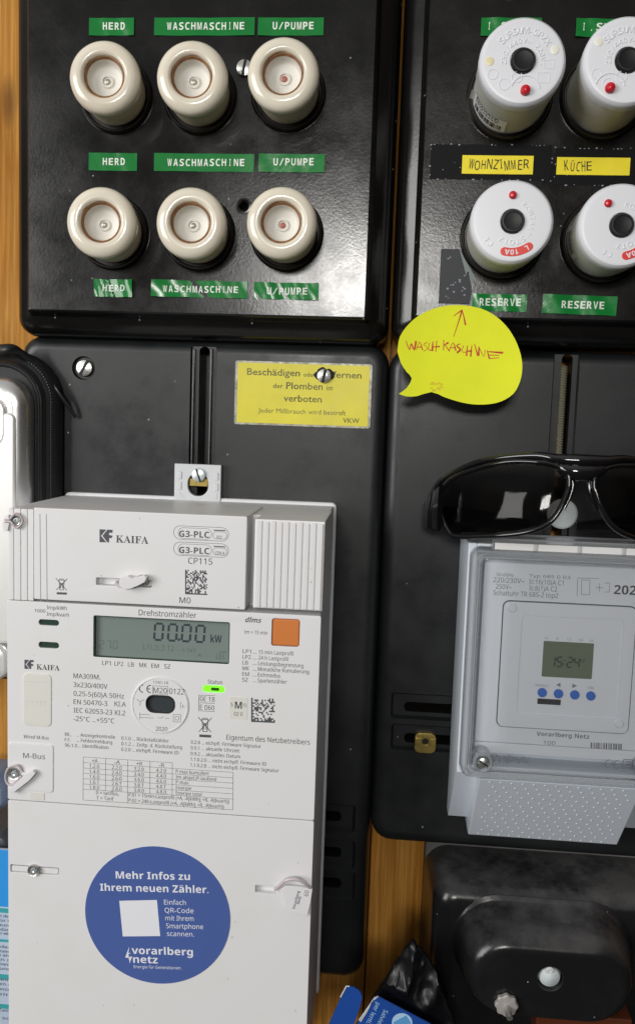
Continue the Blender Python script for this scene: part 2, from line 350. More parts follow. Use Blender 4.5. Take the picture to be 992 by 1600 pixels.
def T(bm, text, x0, yb, x1, cap, w, bold=0, rot=0, skew=0, slope=.05, font='s'):
    "text from photo pixel (x0, yb) on the baseline, fitted to end at x1; cap height in photo pixels"
    u, v = K(x0, yb, w); wd = None
    if x1 is not None: wd = (K(x1, yb+slope*(x1-x0), w)[0]-u)
    put(bm, text, u, v, w, cap*MM(w)*1.02, wd, bold, rot, skew, font=font)
def chars(bm, text, x0, x1, yb, cap, w, cw=None, jit=0, bold=0, slope=.0, thick=0):
    "one letter at a time at an even pitch, as a label tape prints it or a hand writes it"
    n = len(text); p = (x1-x0)/n
    for i, ch in enumerate(text):
        if ch == ' ': continue
        x = x0+p*(i+.5); u, v = K(x, yb+slope*(x-x0), w); k = MM(w)
        wd = (cw or p*.72)*k
        if ch in '.': wd = .18*cap*k
        if ch in 'I|': wd = .17*cap*k
        put(bm, ch, u, v+jit*random.uniform(-.5,.5)*k*cap*.2, w, cap*k*(1+jit*random.uniform(-.1,.1)), wd*(1+jit*random.uniform(-.2,.2)), bold, jit*random.uniform(-9,9), 0, 'c', thick)
def line(bm, p, q, wd, w, h=.06):
    "thin printed line between photo pixels"
    a, b = Vector(K(*p,w)), Vector(K(*q,w)); d = (b-a).normalized(); s = Vector((-d.y,d.x))*wd*MM(w)/2
    bm.faces.new([bm.verts.new((*x,w)) for x in (a-s,b-s,b+s,a+s)])
def stroke(bm, pts, wd, w):
    P = smooth([(*K(x,y,w),w) for x,y in pts], 4); tube(bm, P, wd*MM(w)/2, 6, .25)
def arc_text(bm, text, cx, cy, r, a_mid, step, w, cap, bold=0, thick=.3, inward=False):
    n = len(text)
    for i, ch in enumerate(text):
        if ch == ' ': continue
        d = (i-(n-1)/2)*step; a = math.radians(a_mid + (d if inward else -d))
        rr_ = r
        put(bm, ch, cx+rr_*math.cos(a), cy+rr_*math.sin(a), w, cap, None, bold, math.degrees(a)+(90 if inward else -90), 0, 'c', thick)
def screw_bm(bm, u, v, w, r, ang=30, slot=.22, dome=.25):
    lathe(bm, [(r*.96,w-1.2),(r,w-.2),(r*.93,w+r*dome*.6),(r*.6,w+r*dome),(.02,w+r*dome*1.15)], u, v, 28)
    return bm
def slot_bm(bm, u, v, w, r, ang, wd):
    c, s = math.cos(math.radians(ang)), math.sin(math.radians(ang))
    P = [(u+a*r*c-b*wd*s, v+a*r*s+b*wd*c) for a,b in ((-.93,-1),(.93,-1),(.93,1),(-.93,1))]
    loft(bm, [[(x,y,w-.3) for x,y in P],[(x,y,w+.12) for x,y in P]]); return bm
def add_screw(parent, px, py, w, rpx, ang, m='steel', name='screw', wd=.16, dome=.25):
    u, v = K(px,py,w); r = rpx*MM(w)
    s = part(name, screw_bm(BM(),u,v,w,r,ang,dome=dome), m, parent)
    part('slot', slot_bm(BM(),u,v,w+r*dome*1.1,r,ang,r*wd), 'dark', s)
    return s
def boolean(o, cutters):
    o.modifiers.clear()
    for bm in cutters:
        me = _mesh(bm, 'cut', ORG[o]); c = bpy.data.objects.new('cut', me); COL.objects.link(c); c.matrix_world = o.matrix_world
        c.location = W(*ORG[o])
        b = o.modifiers.new('b','BOOLEAN'); b.operation = 'DIFFERENCE'; b.solver = 'EXACT'; b.object = c
        bpy.context.view_layer.update()
        ev = o.evaluated_get(bpy.context.evaluated_depsgraph_get()); nm = bpy.data.meshes.new_from_object(ev)
        o.modifiers.clear(); old = o.data; o.data = nm; bpy.data.meshes.remove(old); bpy.data.objects.remove(c); bpy.data.meshes.remove(me)
    for p in o.data.polygons: p.use_smooth = True
    o.data.set_sharp_from_angle(angle=math.radians(32)); o.modifiers.new('wn','WEIGHTED_NORMAL').keep_sharp = True
# ================================================================== SETTING: wooden wall of upright boards
bm = BM()
edges = [-420,-318,-205,-104,1.2,97,203,310,420]
for a, b in zip(edges, edges[1:]): bx(bm, a+.45, b-.45, -520, 480, -18, 0, .6, 1)
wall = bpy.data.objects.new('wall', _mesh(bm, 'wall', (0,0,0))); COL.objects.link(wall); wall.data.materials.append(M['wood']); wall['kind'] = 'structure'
bm = BM(); bx(bm, -430, 430, -530, 490, -30, -18.5)
bk = bpy.data.objects.new('wall_backing', _mesh(bm, 'wall_backing', (0,0,0))); COL.objects.link(bk); bk.data.materials.append(M['brownblock']); bk['kind'] = 'structure'
# ================================================================== FUSE PANELS
WF = 48.0
PROF = [(2,3),(0,6),(0,26),(.8,31),(2.6,34.5),(5.5,37),(9,38.6),(11.2,39.6),(11.9,41),(12.6,45.8),(13.2,47.2),(14.2,48)]
uL = K(31.5,300,28)[0]; uR = K(620,200,28)[0]; vB = K(330,533,28)[1]
pl = thing('fuse_board', 'black bakelite fuse panel holding six cream porcelain fuse caps', 'fuse panel', (uL,vB,0))
bm = BM(); plate(bm, uL, uR, vB, vB+290, PROF, 11)
c1 = part('cover', bm, 'gloss', pl)
hu, hv = K(381,322,WF)
bm = BM(); lathe(bm, [(2.4,20),(2.4,47),(3.6,49)], hu, hv, 24); boolean(c1, [bm])
bm = BM(); lathe(bm, [(4.6,47.9),(4.4,48.7),(3.5,48.8),(2.5,48.2)], hu, hv, 28, False, False); part('hole_rim', bm, 'gloss', pl)
add_screw(pl, 382, 106, 49.5, 12.5, 80)
ur0 = K(622,250,28)[0]; vB2 = K(800,541,28)[1]
pr2 = thing('fuse_board', 'black bakelite fuse panel with white push-button screw-in circuit breakers', 'fuse panel', (ur0,vB2,0))
bm = BM(); plate(bm, ur0, ur0+235, vB2, vB2+300, PROF, 11); c2 = part('cover', bm, 'gloss', pr2)
HC = 30.5
caps = [(162,118),(299,118.5),(441.5,113.5),(157,346),(297.5,347),(439,346.5)]
def collar(bm, u, v, R):
    lathe(bm, [(R+.6,47),(R+.2,49.5),(R-.2,51.4),(R-.7,52),(R-1.3,51.9),(R-1.9,51),(R-2.2,49.2)], u, v, 48, True, True); return bm
CAPXY = []; LEAN = [4.0,3.0,.5,4.0,3.0,.5]
for x, y in caps:
    u, v = K(x, y, WF+HC-1); u -= (HC-1)*math.sin(math.radians(LEAN[len(CAPXY)]))
    CAPXY.append((u,v)); part('collar', collar(BM(),u,v,20.9), 'collar', pl)
for x in (CAPXY[0][0]+1, CAPXY[1][0]+2, CAPXY[2][0]+1.5):
    vt = CAPXY[0][1]*2-CAPXY[3][1]-2
    part('collar', collar(BM(),x,vt,20.9), 'collar', pl)
# ---- porcelain fuse cap
def screw_fuse():
    t = thing('screw_fuse', '', 'fuse cap', (0,0,0), 'porcelain fuse caps on the left fuse panel')
    n = 56; k = HC-38.3
    def lz(p): return [(r, w if w < 5 else w+k) for r, w in p]
    part('body', lathe(BM(), lz([(16.8,1),(17.2,4),(17.3,16),(17.8,23),(18.4,27),(18.7,28.2)]), n=n, cap1=False), 'porcelain_side', t)
    part('head', lathe(BM(), lz([(18.3,27.4),(18.9,28.6),(19.2,30.5),(19.25,33.2),(18.9,35.0),(18.0,36.4),(16.6,37.3),(14.8,37.9),(13.0,38.0),(11.9,37.5),(11.2,36.6),(10.85,35.2),(10.7,33.5),(10.6,30)]), n=n, cap0=False, cap1=False), 'porcelain', t)
    part('brown_ring', lathe(BM(), lz([(10.8,35.3),(10.6,35.9),(10.2,35.7),(10.1,35.0),(9.95,35.2),(9.75,34.9),(9.7,34.0)]), n=n, cap0=False, cap1=False), 'brown', t)
    part('window_disc', lathe(BM(), lz([(10.3,34.3),(9.72,34.1),(9.3,30.6),(8.5,29.2),(7.6,28.7),(3.6,28.2),(3.2,29.4),(2.5,29.5),(2.1,28.6),(.02,28.5)]), n=n, cap0=False), 'disc', t)
    bm = BM(); rg = random.Random(2)
    for a0, da in ((.3,1.2),(2.2,.7),(3.6,1.6),(5.6,.4)):
        tube(bm, [(11.25*math.cos(a0+da*j/12), 11.25*math.sin(a0+da*j/12), 36.62+k) for j in range(13)], lambda f: .05+.22*math.sin(math.pi*f), 6, .5)
    part('grime', bm, 'brown', t)
    part('indicator_eye', lathe(BM(), lz([(1.7,28.55),(1.5,29.2),(.8,29.5),(.02,29.55)]), n=20), 'eye_metal', t)
    return t
CL = ['cream porcelain fuse cap directly under the top HERD label', 'cream porcelain fuse cap directly under the top WASCHMASCHINE label',
      'cream porcelain fuse cap with red eye beside the slotted panel screw', 'cream porcelain fuse cap between the middle and bottom HERD labels',
      'cream porcelain fuse cap between the middle and bottom WASCHMASCHINE labels', 'cream porcelain fuse cap with red eye beside the empty screw hole']
proto = screw_fuse()
for i, (u, v) in enumerate(CAPXY):
    o = proto if i == 0 else copy_tree(proto)
    o.location = W(u, v, WF); o['label'] = CL[i]
    o.rotation_euler = (Matrix.Rotation(math.radians(LEAN[i]),3,'Z') @ Matrix.Rotation(i*1.1,3,'Y')).to_euler()
    if i in (2,5):
        for ch in o.children:
            if ch.name.startswith('indicator_eye'):
                ch.data = ch.data.copy(); ch.data.materials.clear(); ch.data.materials.append(M['eye_red'])
# ---- white circuit breakers
HBS = [48.0,48.0,38.0,38.0]
brk = [(816.5,95),(980,94),(800,346),(970.5,352)]
BL = ['white screw-in circuit breaker with barcode sticker on its side', 'white screw-in circuit breaker above the yellow handwritten KÜCHE label',
      'white screw-in circuit breaker with red L 10A badge under WOHNZIMMER label', 'white screw-in circuit breaker with red badge directly under the KÜCHE label']
BXY = []
for i, (x, y) in enumerate(brk):
    u, v = K(x, y, WF+HBS[i]); BXY.append((u,v)); part('collar', collar(BM(),u,v,23.4), 'collar', pr2)
for i in (0,1):
    part('collar', collar(BM(), BXY[i][0], BXY[i][1]*2-BXY[i+2][1], 23.4), 'collar', pr2)
for i, (u, v) in enumerate(BXY):
    HB = HBS[i]; q51 = HB-51
    t = thing('circuit_breaker', BL[i], 'circuit breaker', (u,v,WF), 'white screw-in circuit breakers on the right fuse panel')
    part('body', lathe(BM(), [(20.2,1),(20.4,5),(20.4,24),(20.9,24.4),(21.0,36)], u, v, 56, cap1=False) if False else
         lathe(BM(), [(20.0,WF+1),(20.3,WF+5),(20.4,WF+27+q51),(20.7,WF+27.3+q51),(20.9,WF+28.2+q51),(21.1,WF+42+q51)], u, v, 56, cap1=False), 'breaker_side', t)
    zf = WF+HB
    part('face', lathe(BM(), [(21.0,zf-10),(21.5,zf-7.5),(21.6,zf-3.4),(21.1,zf-1.4),(20.0,zf-.3),(18.6,zf),(6.5,zf),(6.3,zf-1.2),(.02,zf-1.3)], u, v, 64, cap0=False), 'breaker', t)
    part('push_button', lathe(BM(), [(6.0,zf-1.2),(6.0,zf+1.0),(5.5,zf+1.7),(4.6,zf+1.75),(4.2,zf+1.5),(.02,zf+1.45)], u, v, 40), 'black_btn', t)
    k = MM(zf)
    if i < 2:
        du, dv = (1.9,-14.3) if i == 0 else (-7.8,-13.4)
        part('reset_pin', lathe(BM(), [(2.5,zf-.5),(2.5,zf+1.6),(2.0,zf+2.6),(.9,zf+3.0),(.02,zf+3.05)], u+du, v+dv, 24), 'red', t)
        bm = BM(); L = [(u+du+7.2*math.cos(a), v+dv+7.2*math.sin(a), zf+.05) for a in [math.radians(x) for x in range(10,172,9)]]
        tube(bm, L, .38, 6, .9)
        for q, w_, r_ in ((-14.5,-6.5,2.4),(-8.6,-11.3,2.7),(-2.4,-7.8,2.6)):
            tube(bm, [(x,y,zf+.02) for x,y in circ(u+q,v+w_,r_,24)], .2, 6, closed=True)
        for q, w_, a_ in ((10.5,-8,3.0),(13,-1.5,2.4)):
            tube(bm, [(x,y,zf+.02) for x,y in rr(u+q-a_,u+q+a_,v+w_-a_*.8,v+w_+a_*.8,.2,1)], .18, 6, closed=True)
        arc_text(bm, 'SURSUM-SPZX', u, v, 12.9, 88, 10.2, zf-.05, 3.1, .0, .4)
        arc_text(bm, '250/440V~ 220V-', u, v, 8.3, 88, 14, zf-.05, 2.3, 0, .35)
        part('raised_lettering', bm, 'breaker', t)
        for (q, w_, mm_) in ((-16.4,-.3,'amber' if i == 0 else 'breaker'),(15.3,5.2,'ivory')) if i == 0 else ((-14.6,8.6,'ivory'),(16,6,'ivory')):
            part('plug', lathe(BM(), [(2.2,zf-.3),(2.15,zf+.15),(1.7,zf+.3),(.02,zf+.32)], u+q, v+w_, 24), mm_, t)
    else:
        du, dv = (-.6,13.2) if i == 2 else (-7.6,10.8)
        part('reset_pin', lathe(BM(), [(2.0,zf-.5),(2.0,zf+1.0),(1.5,zf+1.7),(.6,zf+1.9),(.02,zf+1.9)], u+du, v+dv, 24), 'red', t)
        rot = 0 if i == 2 else 24
        bm = BM(); arc_text(bm, 'STOTZ', u, v, 9.3, 272+rot, 16, zf-.05, 2.6, 0, .35, False)
        arc_text(bm, 'KONTAKT', u, v, 9.0, 10+rot, 15, zf-.05, 2.4, 0, .3, False)
        arc_text(bm, 'CE', u, v, 14.4, 221+rot, 12, zf-.05, 2.6, 0, .35, False)
        part('raised_lettering', bm, 'breaker', t)
        am = 282+rot; ro, ri = 17.7, 13.4
        L = [(u+ro*math.cos(math.radians(a)), v+ro*math.sin(math.radians(a))) for a in range(int(am-24),int(am+25),4)]
        L += [(u+15.55*math.cos(math.radians(am+24))+2.15*math.cos(math.radians(am+24+b)), v+15.55*math.sin(math.radians(am+24))+2.15*math.sin(math.radians(am+24+b))) for b in range(15,180,20)]
        L += [(u+ri*math.cos(math.radians(a)), v+ri*math.sin(math.radians(a))) for a in range(int(am+24),int(am-25),-4)]
        L += [(u+15.55*math.cos(math.radians(am-24))+2.15*math.cos(math.radians(am-24+b)), v+15.55*math.sin(math.radians(am-24))+2.15*math.sin(math.radians(am-24+b))) for b in range(195,360,20)]
        bd = part('rating_badge', slab(BM(), L, [], zf-.3, zf+.25, .1), 'red_badge', t)
        bm = BM(); arc_text(bm, 'L 10A', u, v, 14.3, am, 9.5, zf+.3, 2.6, .012, 0, False)
        part('lettering', bm, 'white', bd)
    if i in (0,3):     # paper sticker wrapped round the side
        bm = BM(); a0, a1 = (math.radians(195), math.radians(262)) if i == 0 else (math.radians(165), math.radians(215))
        R = 20.75; n = 14; w0_, w1_ = WF+6, WF+(22 if i == 0 else 15)
        loft(bm, [[(u+R*math.cos(a0+(a1-a0)*j/n), v+R*math.sin(a0+(a1-a0)*j/n), w_) for j in range(n+1)] for w_ in (w0_,w1_)], False, False, False)
        if i == 0:
            a = a0; R2 = R+2.2
            loft(bm, [[(u+R*math.cos(a), v+R*math.sin(a), w_), (u+(R+1)*math.cos(a-.06), v+(R+1)*math.sin(a-.06), w_), (u+R2*math.cos(a-.08), v+R2*math.sin(a-.08), w_)] for w_ in (w0_+4,w1_)], False, False, False)
        st = part('barcode_sticker', bm, 'paper', t)
        bm = BM(); a = a0+.12; R += .12
        while a < a1-.12:
            d = random.choice((.012,.02,.03))
            loft(bm, [[(u+R*math.cos(q), v+R*math.sin(q), w_) for q in (a,a+d)] for w_ in (w0_+2,w0_+8)], False, False, False); a += d+random.choice((.012,.02,.028))
        for w_ in (w0_+10,w0_+12.5,w0_+14.5):
            a = a0+.1
            while a < a1-.25:
                d = random.uniform(.03,.1); loft(bm, [[(u+R*math.cos(q), v+R*math.sin(q), ww) for q in (a,a+d)] for ww in (w_,w_+1.1)], False, False, False); a += d+.03
        part('lettering', bm, 'ink', st)
# ---- embossed green tape labels
def warp(bm, u0, u1, amp, seed):
    rg = random.Random(seed); ph = [rg.uniform(0,6.28) for _ in range(4)]
    for v in bm.verts:
        s = (v.co.x-u0)/(u1-u0)
        v.co.z += amp*(.5+.5*math.sin(5*s+ph[0]))*(abs(s-.5)*2)**2 + amp*.3*math.sin(14*s+ph[1]+v.co.y*.25)
def tape(name, label, cat, group, q, text, tx, yb, cap, seed, m='green', tm='white_emb', w=WF, tilt=0, jit=0, cw=None, bold=.012, lead=None, peel=.5, slope=0):
    u0, u1, v0, v1 = pr(*q, w+.5)
    t = thing(name, label, cat, (u0,v0,w), group)
    n = max(8, int((u1-u0)/1.5)); bm = BM()
    L = [(u0+(u1-u0)*i/n, v0) for i in range(n+1)]+[(u1,v0+(v1-v0)*j/4) for j in (1,2,3)]+[(u1-(u1-u0)*i/n, v1) for i in range(n+1)]+[(u0,v1-(v1-v0)*j/4) for j in (1,2,3)]
    top = []
    Bt = [[bm.verts.new((u0+(u1-u0)*i/n, v0+(v1-v0)*j/4, w+z)) for i in range(n+1)] for z in (.15,.5) for j in range(5)]
    g0, g1 = Bt[:5], Bt[5:]
    for g in (g0,g1):
        for j in range(4):
            for i in range(n): bm.faces.new((g[j][i],g[j][i+1],g[j+1][i+1],g[j+1][i]))
    for i in range(n):
        for j in (0,4): bm.faces.new((g0[j][i],g0[j][i+1],g1[j][i+1],g1[j][i]))
    for j in range(4):
        for i in (0,n): bm.faces.new((g0[j][i],g0[j+1][i],g1[j+1][i],g1[j][i]))
    warp(bm, u0, u1, peel, seed); body = part('tape', bm, m, t)
    bm = BM(); chars(bm, text, tx[0], tx[1], yb, cap, w+.56, cw, jit, bold, slope, .12)
    bmesh.ops.subdivide_edges(bm, edges=[e for e in bm.edges if e.calc_length() > 1.2], cuts=1)
    bm.verts.ensure_lookup_table(); warp(bm, u0, u1, peel, seed); part('lettering', bm, tm, t)
    if tilt: t.rotation_euler = (0, math.radians(-tilt), 0)
    return t
G = 'green embossed labels on the fuse panels'
TAPES = [
 ((140,28,210,55.5),'HERD',(160,197),46.5,10.5,'green HERD label above the upper left porcelain fuse cap'),
 ((241.5,27.5,398,55.5),'WASCHMASCHINE',(260,383),46.5,10.5,'green WASCHMASCHINE label at the very top of the panel'),
 ((403.3,27.5,505.5,55.5),'U/PUMPE',(425,491),46,10.5,'green U/PUMPE label above the porcelain cap beside the panel screw'),
 ((139.5,239,214.5,266.8),'HERD',(160,197),258,10.5,'green HERD label midway between two porcelain caps'),
 ((241,240,397,268),'WASCHMASCHINE',(261,383),259.5,10.5,'green WASCHMASCHINE label midway between two porcelain caps'),
 ((404.3,240.5,507,269),'U/PUMPE',(426,491),258.5,10.5,'green U/PUMPE label midway between two porcelain caps'),
 ((147.5,436.5,208,464),'HERD',(160,197),455,10,'green HERD label with lifted end along the panel bottom'),
 ((237.5,438.5,387,465),'WASCHMASCHINE',(254,373),456.5,10,'green WASCHMASCHINE label along the panel bottom with peeling end'),
 ((397,441.6,497.5,468),'U/PUMPE',(416,481),460,10.5,'green U/PUMPE label in the bright glare at panel bottom'),
 ((751,27.5,845.5,56.5),'I.STOCK',(758,838),46.5,10.5,'green label half hidden behind the breaker with the barcode sticker'),
 ((898.5,29,1000,58),'I.STOCK',(905,990),48,10.5,'green I.S label cut off by the picture edge'),
 ((737,459.5,822.5,486.5),'RESERVE',(747,814),477.5,11,'green RESERVE label with torn white end above the yellow note'),
 ((847,460.5,963,490.5),'RESERVE',(875,944),481,11,'green RESERVE label nearest the right picture edge'),
]
for i, (q, tx, xr, yb, cap, lb) in enumerate(TAPES):
    tape('label_tape', lb, 'label', G, q, tx, xr, yb, cap, 11+i, slope=0 if i < 6 else .012, tilt=-.8 if i == 12 else 0, peel=(.5 if i < 6 else 2.0 if i < 9 else 1.3))
# torn / whitened ends
for i, (pts, lb) in enumerate(((((735,458),(748,459.5),(743,466),(752,472),(746,478),(751,486),(737,487)), None),)):
    pass
# ---- yellow handwritten labels under clear tape
GY = 'yellow handwritten labels on the right fuse panel'
for q, tx, xr, yb, cap, lb, jt in (((721.5,243,832.5,272),'WOHNZIMMER',(730,826),264.5,14,'yellow paper label handwritten WOHNZIMMER',1.0),((869,246,983.5,273.5),'KÜCHE',(880,924),267.5,14,'yellow paper label handwritten KÜCHE',1.0)):
    tape('name_label', lb, 'label', GY, q, tx, xr, yb, cap, 3, 'yellow', 'ink', jit=jt, peel=.15, bold=.01)
for q, lb in (((672,226,861,281),'black backing strip under the yellow WOHNZIMMER label'),((866,232,1080,290),'black backing strip under the yellow KÜCHE label')):
    u0,u1,v0,v1 = pr(*q, WF+.2); bm = BM(); rg = random.Random(8); L = []
    for (ax,ay),(bx_,by) in (((u0,v0),(u1,v0)),((u1,v0),(u1,v1)),((u1,v1),(u0,v1)),((u0,v1),(u0,v0))):
        n = int(math.hypot(bx_-ax,by-ay)/2.2); L += [(ax+(bx_-ax)*i/n+rg.uniform(-.15,.15), ay+(by-ay)*i/n+rg.uniform(-.15,.15)) for i in range(n)]
    t = thing('backing_strip', lb, 'strip', (u0,v0,WF), 'black backing strips under the yellow labels')
    part('strip', slab(bm, L, [], WF+.02, WF+.13, .04), 'strip', t)
    bm = BM()
    for i, p in enumerate(L):
        if rg.random() < .42:
            r_ = rg.uniform(.12,.45); bm.faces.new([bm.verts.new((x,y,WF+.16)) for x,y in circ(p[0]+rg.uniform(-.3,.3),p[1]+rg.uniform(-.3,.3),r_*rg.uniform(.6,2),7,r_)])
    part('worn_edge', bm, 'dot', t)
# ---- grey foil tag with pale dots beside the breaker
u0,u1,v0,v1 = pr(687,389,738,474, WF+1)
t = thing('foil_tag', 'dark grey foil tag with pale dots between breaker and yellow note', 'tag', (u0,v0,WF))
bm = BM(); slab(bm, [(u0,v0),(u1-1,v0),(u1,v0+6),(u1-1.5,v0+15),(u1-1,v1-12),(u1-8,v1),(u0,v1)], [], WF+.4, WF+1.0, .1); part('foil', bm, 'greytape', t)
bm = BM()
L = [(u1-8.3,v1),(u1-1,v1-12),(u1+.6,v1-16),(u1-.5,v0+9),(u1-2.5,v0+18),(u1-4,v1-14)]
loft(bm, [[(x,y,WF+1.1+.8*(k%2)) for k,(x,y) in enumerate(L)],[(x,y,WF+1.5+.9*(k%2)) for k,(x,y) in enumerate(L)]]); part('folded_corner', bm, 'lcd_dim', t)
bm = BM()
for k in range(20):
    x = u0+random.uniform(.08,.8)*(u1-u0); y = v0+random.uniform(.05,.9)*(v1-v0); bm.faces.new([bm.verts.new((a,b,WF+1.06)) for a,b in circ(x,y,random.uniform(.35,.8),9,random.uniform(.3,.6))])
part('dots', bm, 'dot', t)
# ================================================================== MOUNTING PLATES
WP = 27.0
PP = [(1.5,3),(0,5),(0,17),(.9,22),(2.6,25),(5.5,26.6),(9,27)]
pu0 = K(37,620,20)[0]; pu1 = K(590,1000,20)[0]; pv1 = K(340,531,24)[1]; pv0 = K(520,1521,20)[1]
mp1 = thing('mounting_plate', 'black sheet mounting plate behind the white electricity meter', 'mounting plate', (pu0,pv0,0))
bm = BM(); plate(bm, pu0, pu1, pv0, pv1, PP, 13); sh1 = part('sheet', bm, 'matte', mp1)
def cutbox(u0,u1,v0,v1,w0,w1,r,fl=0):
    b = BM(); loft(b, [[(x,y,w0) for x,y in rr(u0,u1,v0,v1,r,5)],[(x,y,w1) for x,y in rr(u0-fl,u1+fl,v0-fl,v1+fl,r+fl,5)]]); return b
cuts = []
a0,a1,b0,b1 = pr(297,541,334,860,WP); cuts.append(cutbox(a0,a1,b0,b1,WP-2.2,WP+1,.8,1.0))
a0,a1,b0,b1 = pr(309,541.5,325,860,WP-2); cuts.append(cutbox(a0,a1,b0,b1,4,WP+2,3))
for y in (1272,1328,1376):
    a0,a1,b0,b1 = pr(440,y-14,551,y+22,WP); cuts.append(cutbox(a0,a1,b0,b1,WP-3,WP+1,.8,2.2))
    a0,a1,b0,b1 = pr(440,y-7,533,y+8,WP-3); cuts.append(cutbox(a0,a1,b0,b1,5,WP+2,2.6))
a0,a1 = K(131,575,WP); b = BM(); lathe(b, [(6.6,WP-2.5),(7.6,WP+1)], a0, a1, 32); cuts.append(b)
boolean(sh1, cuts)
add_screw(mp1, 132.5, 575, WP-.6, 13.3, 60)
bm = BM(); a0,a1,b0,b1 = pr(300,545,304,730,WP); bx(bm, a0-.2, a0+1.4, b0, b1, WP-2.1, WP-.6, .5); a0,a1,b0,b1 = pr(327,545,331,730,WP); bx(bm, a0, a0+1.4, b0, b1, WP-2.1, WP-.6, .5); part('slot_rail', bm, 'gloss', mp1)
qu0 = K(594,900,20)[0]; qv1 = K(700,543,24)[1]; qv0 = K(680,1316,20)[1]
mp2 = thing('mounting_plate', 'black sheet mounting plate behind the grey timer and sunglasses', 'mounting plate', (qu0,qv0,0))
bm = BM(); plate(bm, qu0, qu0+225, qv0, qv1, PP, 14); sh2 = part('sheet', bm, 'matte', mp2)
cuts = []
a0,a1,b0,b1 = pr(857,550,893,900,WP); cuts.append(cutbox(a0,a1,b0,b1,WP-2.4,WP+1,.8,1.2))
a0,a1,b0,b1 = pr(867,553,884,900,WP-2); cuts.append(cutbox(a0,a1,b0,b1,-1,WP+2,3))
for y, xl in ((1108,614),(1157,614)):
    a0,a1,b0,b1 = pr(xl,y-17,800,y+16,WP); cuts.append(cutbox(a0,a1,b0,b1,WP-3,WP+1,.8,2))
    a0,a1,b0,b1 = pr(631,y-7,800,y+8,WP-3); cuts.append(cutbox(a0,a1,b0,b1,-1,WP+2,2.6))
boolean(sh2, cuts)
# brass sliding nut in the lower slot
un, vn = K(664,1161,WP); nut = part('clamp_nut', slab(BM(), rr(un-6.6,un+6.6,vn-6.4,vn+6.4,3.4,5), [circ(un,vn+1,2,20)], WP-3, WP+.6, .4), 'brass', mp2)
bm = BM(); bx(bm, un-6.5, un-2.6, vn-1.2, vn+3.6, WP+.4, WP+1.6, .4); bx(bm, un+2.6, un+6.5, vn-1.2, vn+3.6, WP+.4, WP+1.6, .4); part('nut_ridge', bm, 'brass', nut)
bm = BM(); lathe(bm, [(2,WP-2.4),(.02,WP-2.4)], un, vn+1, 20, False, True); part('nut_bore', bm, 'dark', nut)
# threaded rod standing in the upper slot
rod = BM(); 
ra, rb = K(879,572,19), K(866,745,19)
n = 44; pts = []
for i in range(n+1):
    f = i/n; pts.append((ra[0]+(rb[0]-ra[0])*f*.25, ra[1]+(rb[1]-ra[1])*f, 12))
L = []
for i in range(n*2+1):
    f = i/(n*2); r = 3.0+(.45 if i % 2 else -.35); cx = ra[0]-.3; cy = ra[1]+(rb[1]-ra[1])*f
    L.append([(cx+r*math.cos(2*math.pi*k/14), cy, 19+r*math.sin(2*math.pi*k/14)) for k in range(14)])
loft(rod, L); part('threaded_rod', rod, 'spring', mp2)
# white cap seen through the nose of the glasses
u, v = K(878,803,WP); sc = part('screw_cap', lathe(BM(), [(9.2,WP-.5),(9,WP+.8),(8,WP+1.5),(3,WP+1.6),(2.6,WP+1.1),(.02,WP+1)], u, v, 36), 'ball', mp2)
# ---- yellow warning sign
u0,u1,v0,v1 = pq((368,564),(582.5,568),(578,671),(366,662),WP+.6)
sg = thing('warning_sign', 'small yellow metal warning sign screwed to the black plate', 'sign', (u0,v0,WP))
part('backing', slab(BM(), rr(u0,u1,v0,v1,1.2,3), [], WP+.05, WP+.7, .15), 'sign_edge', sg)
b0_,b1_,b2_,b3_ = pq((372,566.5),(578,571.5),(574,667),(370,659.5),WP+.8)
part('face', slab(BM(), rr(b0_,b1_,b2_,b3_,.5,3), [], WP+.6, WP+.85, .05), 'sign', sg)
bm = BM(); wz = WP+.9
T(bm,'Beschädigen',386,585.5,468.5,10.5,wz,.012,slope=.02,font='g'); T(bm,'oder',474,588.3,492,6.5,wz,.008,slope=.02,font='g'); T(bm,'Entfernen',498,589.5,564.5,10,wz,.012,slope=.02,font='g')
T(bm,'der',426.5,606.3,442,7.5,wz,.008,slope=.02,font='g'); T(bm,'Plomben',447,607.5,504,10.5,wz,.014,slope=.02,font='g'); T(bm,'ist',510,609.5,520,7.5,wz,.008,slope=.02,font='g')
T(bm,'verboten',443,627,502.5,10.5,wz,.012,slope=.02,font='g'); T(bm,'Jeder Mißbrauch wird bestraft',403.5,644.5,540,7.5,wz,.006,slope=.025,font='g'); T(bm,'VKW',535.5,660.5,561,7.5,wz,.006,slope=.02,font='g')
part('lettering', bm, 'faded', sg)
bm = BM(); L = []
for k in range(22):
    a = k/22*6.283; L.append((u0*0+K(507,588,wz)[0]+(5.6+1.6*random.random())*math.cos(a)*.95, K(507,588,wz)[1]+(3.6+1.4*random.random())*math.sin(a)+.8))
bm.faces.new([bm.verts.new((x,y,wz+.05)) for x,y in L]); part('torn_hole', bm, 'dark', sg)
add_screw(sg, 506.5, 587.5, WP+1.9, 11.2, 78, wd=.2)
